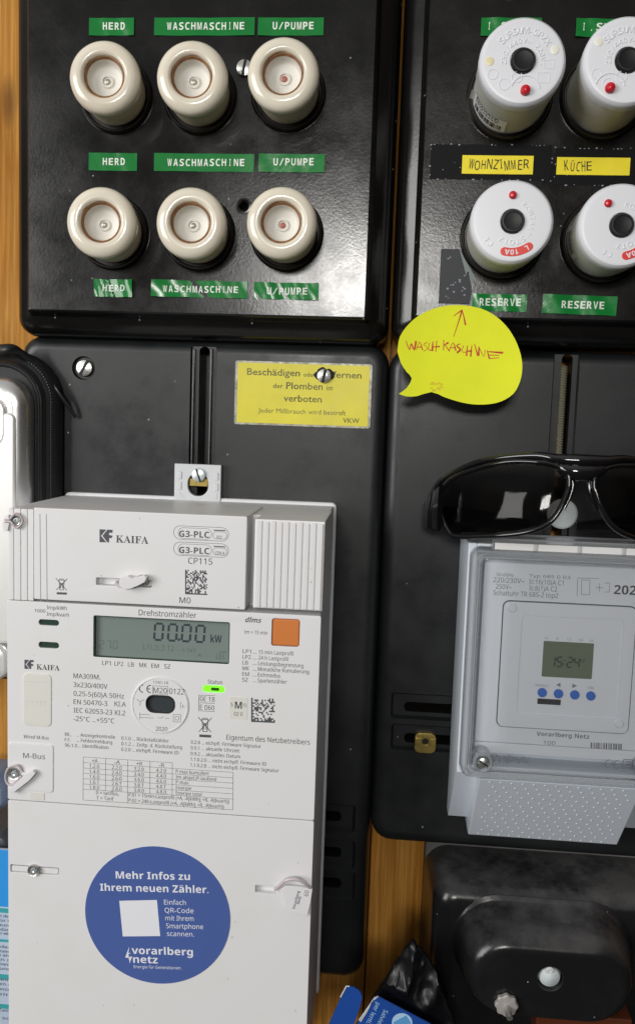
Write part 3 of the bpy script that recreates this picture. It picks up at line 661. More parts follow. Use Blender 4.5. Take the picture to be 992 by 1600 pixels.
# ================================================================== ELECTRICITY METER
WM = 116.0
mu0 = (K(12,1100,WM)[0]); mu1 = K(504,900,WM)[0]
mv1 = K(200,801,WM)[1]; mv0 = K(240,1690,WM)[1]
mt = thing('electricity_meter', 'large white electricity meter with LCD, orange button and blue round sticker', 'electricity meter', (mu0,mv0,WP))
vsplit = K(200,946.5,WM)[1]; vlow = K(250,1266,WM)[1]
bm = BM(); bx(bm, mu0+.3, mu1-.3, mv0, mv1-.3, WP+2, 97, .8); bx(bm, mu0+.5, mu1-.5, mv0+1, vsplit-.4, 96.5, 112.6, .6)
part('housing', bm, 'meter', mt)
bm = BM(); plate(bm, mu0-.6, mu1+1.2, mv0, mv1+1.5, [(0,WP+.2),(0,WP+4.4),(.7,WP+5)], 3); part('rear_flange', bm, 'meter', mt)
# faceplate with real openings
fb = 112.4
def hole(q, r, w=WM): a = pr(*q, w); return rr(a[0],a[1],a[2],a[3],r,5)
lcdq = pq((147,961.5),(359.2,973),(358,1037.5),(146,1026.5),WM); btq = pq((425.2,966),(468.8,968.5),(467.5,1011.5),(424,1009),WM)
holes = [rr(*lcdq,.8,3), rr(*btq,1.3,4)]
ledq = [(61,968.5,92.5,977.5),(61,1003.5,92.5,1013)]; stq = (317,1071.5,351,1081.5); opq = (229.5,1087,273,1112.7)
holes += [hole(q,1.5) for q in ledq]+[hole(stq,1.4),hole(opq,4)]
bm = BM(); slab(bm, rr(mu0,mu1,vlow+.25,vsplit-.3,1.0,4), holes, fb, WM, .35); part('faceplate', bm, 'meter2', mt)
# lower terminal cover with two seal slots
s1 = (17,1354,92,1365.5); s2 = (399,1384.5,433,1396)
bm = BM(); slab(bm, rr(mu0,mu1+.0,mv0+.5,vlow-.25,1.0,4), [hole(s1,.4),hole(s2,.4)], fb-.2, WM-.15, .4); part('terminal_cover', bm, 'meter2', mt)
# module cover (upper centre) with one seal slot
x0u = K(54,870,WM)[0]; x1u = K(385,880,WM+1)[0]; vm1 = K(220,800,WM+1)[1]; vm0 = K(220,945,WM+1)[1]
s3 = (151,905,237,916)
bm = BM(); slab(bm, rr(x0u+.15,x1u,vm0,vm1,.9,4), [hole(s3,.4,WM+1)], 112, WM+1, .7, 3); bx(bm, x0u+.4, x1u-.2, vm0+.3, vm1-.3, 60, 112.3, .8)
part('module_cover', bm, 'meter2', mt)
# left strip with grooves
bm = BM(); a0 = K(13,870,WM)[0]; v1s = K(35,795,WM)[1]; v0s = K(35,938,WM)[1]
xs = [13.5,22,33,43.5,53.2]
for p, q in zip(xs, xs[1:]): bx(bm, K(p,870,WM)[0]+.22, K(q,870,WM)[0]-.1, v0s, v1s-(0), 96, WM, .35)
bx(bm, a0+.3, K(53,870,WM)[0], v0s, v1s-.2, 60, WM-.7, .5)
u_, v_ = K(25,813,WM); bx(bm, u_-3.2, u_+4.2, v_-4.5, v_+3, 110, WM+.15, .3)
part('side_cover', bm, 'meter2', mt)
bm = BM()
for x in (63,73): line(bm, (x,803),(x+1.2,940), 1.1, WM+1.06)
part('groove', bm, 'print2', mt)
# ribbed cover (upper right)
bm = BM(); r0 = K(396.5,880,WM)[0]; r1 = K(506,880,WM)[0]; rv1 = K(450,813,WM)[1]; rv0 = K(450,953,WM)[1]
bx(bm, r0, r1, rv0, rv1, 60, WM-.5, .7)
n = 10; st = (r1-r0-1.4)/n
for i in range(n): bx(bm, r0+.7+i*st+.25, r0+.7+(i+1)*st-.25, rv0+.6, rv1-.9-.3*(i%2), WM-1.2, WM+.35, .45)
part('ribbed_cover', bm, 'meter2', mt)
# LCD
dp = part('display', bx(BM(), lcdq[0]-.6, lcdq[1]+.6, lcdq[2]-.6, lcdq[3]+.6, fb-.2, 113.2), 'lcd', mt)
wl = 113.26
SEG = {'0':'abcdef','1':'bc','2':'abged','3':'abgcd','4':'fgbc','5':'afgcd','7':'abc','T':'','L':'fed','U':'fedcb','8':'abcdefg'}
def seg7(bm, ch, u, v, wd, h, t, w, sk=.06):
    Q = {'a':(0,1,1,1),'b':(1,1,1,.5),'c':(1,.5,1,0),'d':(0,0,1,0),'e':(0,.5,0,0),'f':(0,1,0,.5),'g':(0,.5,1,.5)}
    for s in SEG[ch]:
        x0,y0,x1,y1 = Q[s]; a = Vector((u+x0*wd+sk*h*y0, v+y0*h)); b = Vector((u+x1*wd+sk*h*y1, v+y1*h)); d = (b-a).normalized(); a += d*t*.4; b -= d*t*.4
        s_ = Vector((-d.y,d.x))*t/2; bm.faces.new([bm.verts.new((*p,w)) for p in (a-s_,b-s_,b+d*0+s_,a+s_)])
def pseg(bm, text, x0, yb, wd, pitch, h, t, w, slope=.05):
    x = x0
    for ch in text:
        u, v = K(x, yb+slope*(x-x0), w); k = MM(w)
        if ch == '.': put(bm, '.', u-.30*pitch*k, v, w, h*k*1.1, t*k*1.1, 0); continue
        if ch == ':':
            for f in (.28,.68): bm.faces.new([bm.verts.new((u+a*k, v+(f*h+b)*k, w)) for a,b in ((-1,-1),(1,-1),(1,1),(-1,1))])
            x += pitch*.5; continue
        if ch == ' ': x += pitch*.6; continue
        seg7(bm, ch, u, v, wd*k, h*k, t*k, w); x += pitch
bm = BM(); pseg(bm, '00.00', 241, 999.5, 13.5, 21.5, 27, 3.6, wl); T(bm,'kW',329,1003.5,346.5,12,wl,.012)
part('digits', bm, 'lcd_seg', dp)
bm = BM(); pseg(bm, '27.0', 156, 1012.5, 6.5, 10.5, 13, 1.5, wl); pseg(bm, '0', 180, 1014, 6.2, 10, 13, 1.5, wl) if False else None
T(bm,'L1L2L3 T2',224,1015,272,9,wl,.0); T(bm,'—→ Tarif',276,1017.5,306,6,wl,0); T(bm,'▲',309,1025,315,4,wl,0); T(bm,'LEs',338,1030,351,9,wl,0); T(bm,'mW',342,1020.5,354,4,wl,0)
part('faint_digits', bm, 'lcd_dim', dp)
bm = BM(); tube(bm, [(x,y,WM-.9) for x,y in rr(lcdq[0]+.1,lcdq[1]-.1,lcdq[2]+.1,lcdq[3]-.1,.8,3)], .5, 6, 1.6, closed=True); part('display_edge_shade', bm, 'led', dp)  # dark line paints the shadow along the edges of the LCD recess
ob = part('push_button', bx(BM(), btq[0]+.25, btq[1]-.25, btq[2]+.25, btq[3]-.25, fb-1, WM-.5, .8, 3), 'orange', mt)
for q in ledq:
    a = pr(*q, WM); part('pulse_light', slab(BM(), rr(a[0]-.3,a[1]+.3,a[2]-.3,a[3]+.3,1.6,5), [], fb-.5, WM-1.2, .2), 'led', mt)
a = pr(*stq, WM); sl = part('status_light', slab(BM(), rr(a[0]+.1,a[1]-.1,a[2]+.1,a[3]-.1,1.3,5), [], fb-.5, WM+.3, .3), 'ledon', mt)
a = pr(330,1074,343,1079, WM); part('light_core', slab(BM(), rr(*a,.6,3), [], WM+.2, WM+.4, .05), 'ledcore', sl)
# optical port: raised disc with a dark oblong window
cu, cv = K(250.5,1101.5,WM); R = 48*MM(WM); a = pr(*opq, WM)
op = part('optical_port', slab(BM(), circ(cu,cv,R,72), [rr(*a,4,6)], WM-.3, WM+.55, .35), 'meter2', mt)
part('port_window', slab(BM(), rr(a[0]-.3,a[1]+.3,a[2]-.3,a[3]+.3,4.2,6), [], fb-.3, WM-1.0, .3), 'port_glass', op)
bm = BM(); tube(bm, [(x,y,WM+.45) for x,y in rr(*a,4,8)], .5, 8, closed=True); part('port_rim', bm, 'dark', op)
bm = BM(); tube(bm, [(x,y,WM+.4) for x,y in circ(cu,cv,R-.8,72)], .45, 6, closed=True); part('disc_rim', bm, 'meter2', op)
# communication port cover and M-Bus flap
a = pq((37.5,1052),(81,1053),(81,1135),(37.5,1133),WM); pc = part('port_cover', slab(BM(), rr(*a,2.4,6), [], WM-.4, WM+.5, .3), 'port', mt)
bm = BM(); line(bm, (38.5,1064.8),(80,1067),.8,WM+.56); 
for x in (43,51,58,65,71): line(bm, (x,1095),(x-.3,1103),.5,WM+.56)
line(bm,(43,1095),(72,1096.5),.5,WM+.56); part('marks', bm, 'bracket', pc)
a = pq((13,1160),(84,1163),(84,1237),(13.5,1235),WM); fl = part('bus_flap', slab(BM(), rr(a[0]+.3,a[1],a[2],a[3],1.6,5), [], WM-.5, WM+.55, .3), 'meter2', mt)
a = pq((47.5,1238),(70,1239),(70,1250),(47.5,1249),WM); part('flap_tab', slab(BM(), rr(*a,.3,2), [], WM-.5, WM+.3, .1), 'port', fl)
# hanging bracket
wb = WP+6; a = pq((273,724),(346,727),(344,782),(272,779),wb)
hc = K(309.5,757,wb)
L = [(a[0],a[2]-4),(a[1],a[2]-4),(a[1],a[3]),(a[0],a[3])]
bkt = part('hanger_bracket', slab(BM(), L, [[(hc[0]+x,hc[1]+y) for x,y in rr(-6.4,6.4,-7.2,7.0,6.2,7)]], WP+2.5, wb, .5), 'bracket', mt)
bm = BM()
for sx in (-1,1):
    for q in (3,-3.5): bx(bm, hc[0]+sx*11.4-1.2, hc[0]+sx*11.4+1.2, hc[1]+q, hc[1]+q+4.6, wb-.2, wb+.6, .3)
    P = [(hc[0]+sx*8,hc[1]-8.6),(hc[0]+sx*12,hc[1]-8.6),(hc[0]+sx*12,hc[1]-4.8)]; 
    loft(bm, [[(x,y,wb-.1) for x,y in P],[(x,y,wb+.25) for x,y in P]])
part('bracket_rib', bm, 'bracket', bkt)
add_screw(bkt, 310.5, 742.5, wb+1, 11, 110, 'zinc', wd=.12)
bm = BM(); bx(bm, hc[0]-5.5, hc[0]+6, hc[1]-1.2, hc[1]+3.5, WP+.3, wb-1.5, .3); part('clamp_nut', bm, 'brass', bkt)
# case screws
for (x,y,r) in ((26,813,9),(23,1209,11),(53,1360,10.5)):
    u, v = K(x,y,WM+.6); rr_ = r*MM(WM)
    bm = BM(); lathe(bm, [(rr_,WM),(rr_,WM+.9),(rr_*.88,WM+1.5),(rr_*.74,WM+1.3),(rr_*.68,WM+.6),(.02,WM+.5)], u, v, 32); sc = part('case_screw', bm, 'steel', mt)
    bm = BM(); lathe(bm, [(rr_*.6,WM+.5),(rr_*.5,WM+1.2),(rr_*.28,WM+1.3),(.02,WM+.8)], u, v, 6); part('screw_core', bm, 'zinc', sc)
# ---- printed front
bm = BM(); w = WM+.08
T(bm,'1000',54.5,956.5,71.3,5.4,w); T(bm,'Imp/kWh',73.7,951.8,104.9,6,w); T(bm,'Imp/kvarh',73.7,962,108.3,6,w)
T(bm,'MA309M.',115.3,1059.5,157,8,w,.004); T(bm,'3x230/400V',115.3,1073.3,168.3,8,w,.004); T(bm,'0,25-5(60)A 50Hz',115.5,1087,194,8,w,.004)
T(bm,'EN 50470-3',115.3,1100,168,8,w,.004); T(bm,'KI.A',179.3,1103.3,197,8,w,.004); T(bm,'IEC 62053-23 KI.2',115.5,1113.2,196,8,w,.004); T(bm,'-25°C ...+55°C',115.5,1126.3,179,8,w,.004)
T(bm,'Drehstromzähler',217,961.3,307,9.3,w,.002)
for tx,x0,x1 in (('LP1',160,173.3),('LP2',179.3,193),('LB',200.3,209.5),('MK',218,230),('EM',236.8,248.3),('SZ',256.5,266.5)): T(bm,tx,x0,1038.9+(x0-160)*.058,x1,7,w,.003)
T(bm,'Status',324.8,1068,347.6,6.5,w)
T(bm,'0E 18',312.5,1095.5,335.5,8,w); T(bm,'E 060',312.5,1108.5,335,8,w)
for p,q in (((311,1086),(336,1087)),((311,1098),(336,1099)),((310.6,1110.5),(336,1111.8)),((311,1086),(310.6,1110.5))): line(bm,p,q,.7,w)
T(bm,'Eigentum des Netzbetreibers',353.8,1155.6,484,8.3,w,.004,slope=.06)
for i,(tx,x1) in enumerate((('0.2.8 ... eichpfl. Firmware Signatur',408),('0.9.1 ... aktuelle Uhrzeit',374),('0.9.2 ... aktuelles Datum',375.5),('1.1.0.2.0 ... nicht eichpfl. Firmware ID',416),('1.1.0.2.8 ... nicht eichpfl. Firmware Signatur',435.6))): T(bm,tx,298.3-.2*i,1162+i*8.95,x1,5.8,w,.004,slope=.062)
for i,(a_,b_,x1) in enumerate((('8.8....','... Anzeigekontrolle',180),('F.F.','... Fehlermeldung',175.6),('96.1.0','... Identifikation',170))): T(bm,a_,101.7,1149.7+i*8.5,(113,110.5,121)[i],5.8,w,.004); T(bm,b_,120+(i==2)*3,1150.6+i*8.5,x1,5.8,w,.004,slope=.06)
for i,(tx,x1) in enumerate((('0.1.0 ... Rückstellzähler',264),('0.1.2 ... Zeitp. d. Rückstellung',284.8),('0.2.0 ... eichpfl. Firmware ID',279.5))): T(bm,tx,190-.1*i,1155.8+i*8.7,x1,5.8,w,.004,slope=.06)
T(bm,'dlms',382.7,972,407,8,w,.02,skew=.25); T(bm,'tm = 15 min',381.8,990,417.6,6,w,.006)
for i,(a_,b_,x1) in enumerate((('LP1','15 min Lastprofil',458),('LP2','24 h Lastprofil',450),('LB','Leistungsbegrenzung',474),('MK','Monatliche Kumulierung',482.5),('EM','Eichmodus',438),('SZ','Spartenzähler',448))):
    y = 1020.3+i*8.9; T(bm,a_,379.3-.2*i,y,(392.3,392,387.5,389.3,389,387.3)[i],6.3,w,.006); T(bm,'...',394.8,y+.8,401,6.3,w,.0); T(bm,b_,404-.3*i,y+1.2,x1,6.3,w,.006)
T(bm,'Wired M-Bus',37.5,1153.4,76.8,5.8,w,.004,slope=.03)
# table
sl_ = .066
def tx_(x,y): return (x, y+sl_*(x-130.6))
ys = [1182.7,1191.4,1200,1208.3,1216.6,1225,1233.2,1250]; xs = [130.6,165.5,200,234.7,269.5,364.3]
for i,y in enumerate(ys): line(bm, tx_(xs[0],y), tx_(xs[4] if i == 0 else xs[5], y), .55, w)
for i,x in enumerate(xs):
    if i in (1,3,4): line(bm, tx_(x,ys[0]), tx_(x-.35,ys[6]), .55, w)
    else: line(bm, tx_(x,ys[0] if i < 5 else ys[1]), tx_(x-.4,ys[7]), .55, w)
for c,hd in enumerate(('+A','-A','+R','-R')):
    T(bm,hd,*tx_(xs[c]+13.5,1190.2),xs[c]+22.5,6,w,.004)
    for r,s in enumerate(('2.0','4.0','6.0','8.T' if c > 1 else '6.T','8.0')): T(bm,'%d.%s'%(c+1,s),*tx_(xs[c]+9.5,1198.7+r*8.35),xs[c]+25,6,w,.006,slope=sl_)
for r,(s,x1) in enumerate((('P max kumuliert',326.5),('tm abgel./P-laufend',338),('P max',295),('Energie',299),('Energie total',315))): T(bm,s,*tx_(275,1198.4+r*8.35),x1,5.8,w,.006,slope=sl_)
T(bm,'0 = tariflos,',*tx_(150.5,1239.6),186,6,w,.006,slope=sl_); T(bm,'T = Tarif',*tx_(151,1247.8),178,6,w,.006,slope=sl_)
T(bm,'P.01 = 15min-Lastprofil (+A, -A[kWh]; +R, -R[kvarh])',*tx_(201.5,1239.6),358,6,w,.006,slope=sl_); T(bm,'P.02 = 24h-Lastprofil (+A, -A[kWh]; +R, -R[kvarh])',*tx_(201.5,1248.3),350,6,w,.006,slope=sl_)
def weee(bm, x0, y0, x1, y1, w, sl=.05):
    wd, h = x1-x0, y1-y0
    def p(a,b): return (x0+a*wd, y0+b*h+sl*a*wd)
    for a,b in ((p(0,0),p(.95,.72)),(p(1,0),p(.05,.72)),(p(.28,.12),p(.35,.7)),(p(.72,.12),(p(.66,.7))),(p(.35,.7),p(.66,.7)),(p(.22,.1),p(.78,.1)),(p(.3,.04),p(.7,.04)),(p(.4,.3),p(.6,.3)),(p(.6,.3),p(.58,.6)),(p(.4,.3),p(.42,.6))): line(bm,a,b,max(.5,wd*.055),w)
    line(bm,p(.08,.92),p(.95,.92),h*.14,w)
weee(bm,310,1120.5,331,1152,w)
def matrix(bm, x0,y0,x1,y1,w,n,seed,sl=.05):
    rg = random.Random(seed); c = (x1-x0)/n; d = (y1-y0)/n
    for j in range(n):
        for i in range(n):
            on = i == 0 or j == n-1 or (rg.random() < .46 and not (j == 0 and i % 2) and not (i == n-1 and j % 2))
            if on:
                a = K(x0+i*c, y0+j*d+sl*i*c, w); b = K(x0+(i+1)*c, y0+(j+1)*d+sl*(i+1)*c, w)
                bm.faces.new([bm.verts.new(q) for q in ((a[0],b[1],w),(b[0],b[1],w),(b[0],a[1],w),(a[0],a[1],w))])
matrix(bm,392.5,1090,429.5,1128,w,16,5,.045)
# small maker logo on the faceplate
def logo(bm, x0,y0,s,w,cut):
    def p(a,b): return K(x0+a*s, y0+b*s*.98+.04*a*s, w)
    for poly in (((0,0),(.52,0),(.1,.5),(.52,1),(0,1)),((.6,0),(1,0),(.98,.24),(.72,.24),(.72,.42),(1,.46),(.9,.66),(.74,.64),(.72,1),(.6,1),(.26,.55),(.26,.45))):
        bm.faces.new([bm.verts.new((*p(*q),w)) for q in poly])
logo(bm,38.8,1030.8,14.5,w,0); T(bm,'KAIFA',57.7,1046,93.7,9.3,w,.02,font='r')
part('lettering', bm, 'print', mt)
bm = BM(); w = WM+1.08
T(bm,'KAIFA',181.4,847.5,232.2,12,w,.022,font='r'); logo(bm,156,827,20.5,w,0)
for y0 in (823,848.3):
    for q,wd in (((271.5,y0,357.2,y0+21),.7),((278.5,y0+2.3,330.7,y0+18.8),.6),((333,y0+8,354.5,y0+19),.6)):
        a = pr(*q,w); tube(bm, [(x,y,w-.02) for x,y in rr(*a,(a[3]-a[2])*.5,6)], wd*.5*MM(w), 5, .15, closed=True)
    T(bm,'G3-PLC',280,y0+15.5,327,9.8,w,.022,slope=.03)
    a = pr(334,y0+5,352.5,y0+6.6,w); bm.faces.new([bm.verts.new((x,y,w)) for x,y in ((a[0],a[2]),(a[1],a[2]),(a[1],a[3]),(a[0],a[3]))])
T(bm,'FCC',339,841.8,347.5,5,w,.004); T(bm,'CEN A',336.5,866.3,351,5,w,.006)
T(bm,'CP115',294,880.6,332,9.7,w,.008); T(bm,'M0',280.5,942,298,9.3,w,.003,slope=.03); matrix(bm,289.5,890,324,928.5,w,18,9,.04); weee(bm,87.7,903.5,105.8,929,w,.03)
part('lettering', bm, 'print', mt)
bm = BM(); w = WM+.62
T(bm,'1741-18',239.7,1068,263,4.6,w); T(bm,'M20',240,1082.6,261,9,w,.003); T(bm,'0122',264.5,1084,288.5,9,w,.003)
for p,q in (((238.8,1071.5),(262.6,1072.8)),((238.6,1084.4),(262.3,1085.6)),((238.8,1071.5),(238.6,1084.4)),((262.6,1072.8),(262.3,1085.6))): line(bm,p,q,.6,w)
def ce(bm, x0,y0,x1,h,w,t=.13):
    k = MM(w)
    for cx in (x0+h*.48, x1-h*.02):
        u, v = K(cx, y0+h/2+.05*(cx-x0), w); r = h/2*k
        L = [(u+r*math.cos(math.radians(a)), v+r*math.sin(math.radians(a)), w) for a in range(90,271,15)]; tube(bm, L, h*t*.5*k, 6, .15)
    tube(bm, [(u-r,v,w),(u-r*.15,v,w)], h*t*.5*k, 6, .15)
ce(bm,218,1069.5,236,12.5,w)
T(bm,'2020',243.5,1142,262,7.3,w,.003)
for p,q in (((214,1092.5),(219.5,1096.5)),((225.5,1093),(219.5,1096.5)),((219.5,1096.5),(219.3,1103)),((282.5,1097),(282.2,1107)),((219,1116),(235,1117)),((219,1121),(240,1122)),((219,1113.5),(218.8,1124)),((247,1121.5),(252,1121.8)),((252,1121.8),(256,1120)),((258,1122),(265,1122.5))): line(bm,p,q,.6,w)
T(bm,'L1',285.5,1105.5,292.5,4.6,w,.006)
for q in ((271,1116.5,282.5,1128),(274,1119.5,279.5,1125)):
    a = pr(*q,w); tube(bm, [(x,y,w-.02) for x,y in rr(*a,.1,1)], .6*.5*MM(w), 4, .15, closed=True)
part('lettering', bm, 'print', op)
bm = BM(); T(bm,'M-Bus',36.8,1184.2,71.3,8.5,WM+.6,.004); part('lettering', bm, 'print', fl)
# small calibration mark
a = pq((359,1088.5),(387.5,1090),(386,1124),(357.5,1122.5),WM); cs = thing('calibration_sticker', 'tiny pale square sticker marked 5 M 15 020 on the meter', 'sticker', (a[0],a[2],WM))
part('paper', slab(BM(), rr(*a,.3,2), [], WM+.02, WM+.16, .03), 'port', cs)
bm = BM(); w = WM+.22; T(bm,'5',360.5,1103.8,364,6,w); T(bm,'M',367,1107,378,11.5,w,.04); T(bm,'15',379.5,1104.8,385.2,6,w); T(bm,'02 0',365.5,1118,379,6,w); part('lettering', bm, 'print', cs)
# ---- blue round sticker
R = (K(359.4,1437,WM)[0]-K(133,1424,WM)[0])/2; cu, cv = K(246,1430.5,WM); Rv = (K(246,1323.5,WM)[1]-K(246,1537.4,WM)[1])/2
st = thing('round_sticker', 'blue round sticker with white German text on the meter', 'sticker', (cu,cv,WM))
part('disc', slab(BM(), circ(cu,cv,R,96,Rv), [], WM-.1, WM+.12, .03), 'sticker', st)
bm = BM(); w = WM+.18; rt = 3.2
for tx,x0,yb,x1,cap,bo in (('Mehr Infos zu',181.5,1372.6,297.5,12.3,.03),('Ihrem neuen Zähler.',157,1391.7,326.5,12.3,.03),('Einfach',256.8,1413.3,291,8.3,.002),('QR-Code',257.8,1425.8,302.8,8.3,.002),('mit Ihrem',259,1438,303,8.3,.002),('Smartphone',260,1450.3,318,8.3,.002),('scannen.',261.3,1462.4,303.6,8.3,.002),('vorarlberg',206.3,1490.3,302,12.8,.03),('netz',208.6,1504.3,247,12.8,.03),('Energie für Generationen.',209.5,1512.6,284,5.2,.0)):
    T(bm, tx, x0, yb, x1, cap, w, bo, rt, slope=.0)
q4 = [K(*p,w) for p in ((186.8,1407.5),(245.5,1406.2),(250.6,1462.6),(192.2,1463.2))]; bm.faces.new([bm.verts.new((*p,w)) for p in q4])
for P in (((196,1496),(202.5,1479),(201,1489),(205,1489),(201,1491),(202,1497)),((201,1496),(207,1494),(203,1505),(203,1507),(202.5,1500))): bm.faces.new([bm.verts.new((*K(*p,w),w)) for p in P])
part('lettering', bm, 'white', st)
# ---- wire seals hanging on the meter
GS = 'wire seals on the electricity meter'
def seal(label, pts, r, tagpoly, wt0, wt1, texts=()):
    u, v = K(*pts[0][:2], WM+2); t = thing('wire_seal', label, 'seal', (u,v,WM), GS)
    bm = BM(); P = smooth([(*K(x,y,WM+h),WM+h) for x,y,h in pts], 5); tube(bm, P, r, 7); part('wire', bm, 'wire', t)
    L = [(*K(x,y,wt1),) for x,y in tagpoly]; bm = BM(); slab(bm, L, [], wt0, wt1, .25); tg = part('tag', bm, 'tag', t)
    if texts:
        bm = BM()
        for tx,x,y,cap,rot,bo in texts: put(bm, tx, *K(x,y,wt1+.05), wt1+.05, cap*MM(wt1), None, bo, rot)
        part('lettering', bm, 'print', tg)
    return t
seal('translucent twist seal in the slot of the upper meter cover', [(193,912,-2),(186,909,1),(182,911,3),(188,916,4),(200,915,5),(214,903,5),(222,900,4),(228,906,3),(229,912,-2)], .8,
     [(186,909),(190,903),(200,900),(206,904),(218,901),(225,899),(229,903),(226,910),(214,916),(204,920),(194,921),(187,916)], WM+2, WM+6)
seal('wire seal looped round the topmost case screw', [(8,812,1),(16,811,2.5),(26,802,2),(36,813,1.5),(27,825,2),(17,815,2.5),(8,816,1)], .6, [(8,806),(14,804),(15,818),(12,830),(6,830),(4,818)], WM-3, WM+1.5)
seal('wire seal with pale tag beside the M-Bus flap', [(36,1206,1),(28,1196,2),(14,1200,1.5),(9,1213,1),(12,1224,1),(20,1226,2),(34,1212,2)], .6, [(16,1232),(40,1210),(52,1204),(56,1209),(46,1220),(20,1240),(14,1238)], WM+1.5, WM+3.5)
seal('wire seal with printed tag at the right edge of the meter', [(430,1390,0),(436,1385,2),(447,1376,4),(462,1374,4.5),(474,1379,4),(484,1387,2.5)], .9,
     [(437,1391),(446,1385),(466,1386),(488,1390),(485,1411),(480,1432),(462,1427),(446,1422),(445,1404)], WM+1.5, WM+3,
     (('Vorarlberg',460.5,1421,4.4,77,.02),('Netz',467.5,1413,4.4,77,.02),('60',481,1401,7,80,.0)))
u, v = K(60,1360,WM); 
bm = BM(); a = pr(18,1354.5,91,1364.5,WM-.6); bx(bm, a[0], a[1], a[2]+.3, a[3]-.3, WM-2.2, WM-.9, .3); part('seal_strip', bm, 'meter2', mt)
# ================================================================== TIMER IN ITS CLEAR-LIDDED BOX
WT, WI = 86.0, 70.0
lu0 = (K(737,863,WT)[0]+K(719,1205,WT)[0])/2; lv1 = K(860,862,WT)[1]; lv0 = K(860,1224,WT)[1]
cuT = K(884.5,1040,WI+2)[0]; lu1 = 2*cuT-lu0
tb = thing('timer_box', 'grey timer switch in box with clear lid and dotted lower cover', 'timer', (lu0,lv0-60,WP))
bu0, bu1 = lu0-1.2, lu1+1.2; bv1 = K(745,851,WT-10)[1]+1; bv0 = lv0-1
bm = BM()   # open tray: floor and four walls
bx(bm, bu0, bu1, bv0, bv1, WP+.3, 60, .8)
for q in ((bu0,bu0+5,bv0,bv1),(bu1-5,bu1,bv0,bv1),(bu0+4.9,bu1-4.9,bv1-5,bv1),(bu0+4.9,bu1-4.9,bv0,bv0+5)): bx(bm, *q, 59.5, 77, .7)
part('housing', bm, 'timer', tb)
# rear skirt reaching below the tray on the left
bm = BM(); sv0 = K(712,1277,40)[1]; 
P = [(bu0+.2, bv0+1, 74),(bu0+.2, sv0, 38),(bu0+.2, sv0, WP+.4),(bu0+.2, bv0+1, WP+.4)]
tu0 = K(748,1218,84)[0]; loft(bm, [P, [(tu0+.6,y,z) for x,y,z in P]]); part('skirt', bm, 'timer', tb); bm = BM(); P2 = [(bu1-.2,y,z) for x,y,z in P]; loft(bm, [P2, [(2*cuT-tu0-4.6,y,z) for x,y,z in P2]]); part('skirt', bm, 'timer', tb)
# sloping dotted terminal cover
tu0 = K(748,1218,84)[0]; tu1 = 2*cuT-tu0-4; tvt = lv0-.5; tvb = K(840,1311,46)[1]
bm = BM(); P = [(tvt,85),(tvb,46.5),(tvb-.2,45),(tvb+1.2,WP+.5),(tvt,WP+.5)]
A = [(tu0,y,z) for y,z in P]; Bq = [(tu1,y,z) for y,z in P]; loft(bm, [A,Bq]); bmesh.ops.bevel(bm, geom=list(bm.edges), offset=.8, segments=2, affect='EDGES', profile=.5)
tcv = part('terminal_cover', bm, 'timer', tb)
bm = BM(); nrm = Vector((0, tvb-tvt, 46.5-85)); nl = nrm.length; nu = nrm.normalized(); out = Vector((0, nu.z, -nu.y)); out = out if out.z > 0 else -out
rows = 13
for j in range(rows):
    for i in range(13):
        f = (j+.55)/rows; uu = tu0+6+(tu1-tu0-12)*((i+(.0,.4,.75,.25)[j % 4])/12.6)
        if uu > tu1-4: continue
        c = Vector((uu, tvt, 85))+nrm*f; ring = []
        for rad, hh in ((.62,-.1),(.5,.28),(.2,.42)):
            ring.append([tuple(c+out*hh+Vector((rad*math.cos(a),0,0))+nu*rad*math.sin(a)) for a in [k*math.pi/4 for k in range(8)]])
        loft(bm, ring, False, True)
part('grip_dots', bm, 'timer', tcv)
# interior face
iu0 = lu0+9; iu1 = lu1-9; iv0 = lv0+9; iv1 = lv1-7
vs = K(880,1167,WI)[1]
fcp = part('face', slab(BM(), rr(iu0,iu1,vs+.2,iv1,1.2,4), [], 58, WI, .4), 'timer_face', tb)
part('lower_face', slab(BM(), rr(iu0,iu1,iv0,vs-.2,.8,4), [], 58, WI-.6, .4), 'timer_face', tb)
a = pq((786,936),(990,950),(984,1147),(775,1134),WI); 
q = (a[0], 2*cuT-a[0], a[2], a[3])
bm = BM(); tube(bm, [(x,y,WI+.1) for x,y in rr(*q,3.6,8)], .32, 6, .6, closed=True); part('panel_gap', bm, 'timer_line', tb)
pn = part('control_panel', slab(BM(), rr(q[0]+.3,q[1]-.3,q[2]+.3,q[3]-.3,3.4,8), [rr(K(810.5,1040,WI)[0],K(968,1040,WI)[0],K(890,1119,WI)[1],K(890,965,WI)[1],2,6)], WI-.5, WI+1.4, .4), 'timer_face', tb)
W2 = WI+.5
part('inner_panel', bx(BM(), q[0]+5, q[1]-5, q[2]+5, q[3]-5, WI-1, W2), 'timer_face', tb)
for x,y in ((800,950),(967,1131)):
    u,v = K(x,y,WI+1.5); part('panel_stud', lathe(BM(), [(2.5,WI+1),(2.5,WI+1.9),(2,WI+2.5),(.02,WI+2.7)], u, v, 28), 'timer_face', pn)
a = pq((848.6,1001),(927,1005.5),(924,1061),(845.5,1057),W2); dsp = part('display', slab(BM(), rr(*a,.6,3), [], W2-.2, W2+.35, .1), 'lcd2', tb)
bm = BM(); pseg(bm, '15:24', 858, 1041, 7.4, 10.8, 15.5, 2.2, W2+.42, .05); T(bm,'18',905,1035,913,5,W2+.42); part('digits', bm, 'lcd_black', dsp)
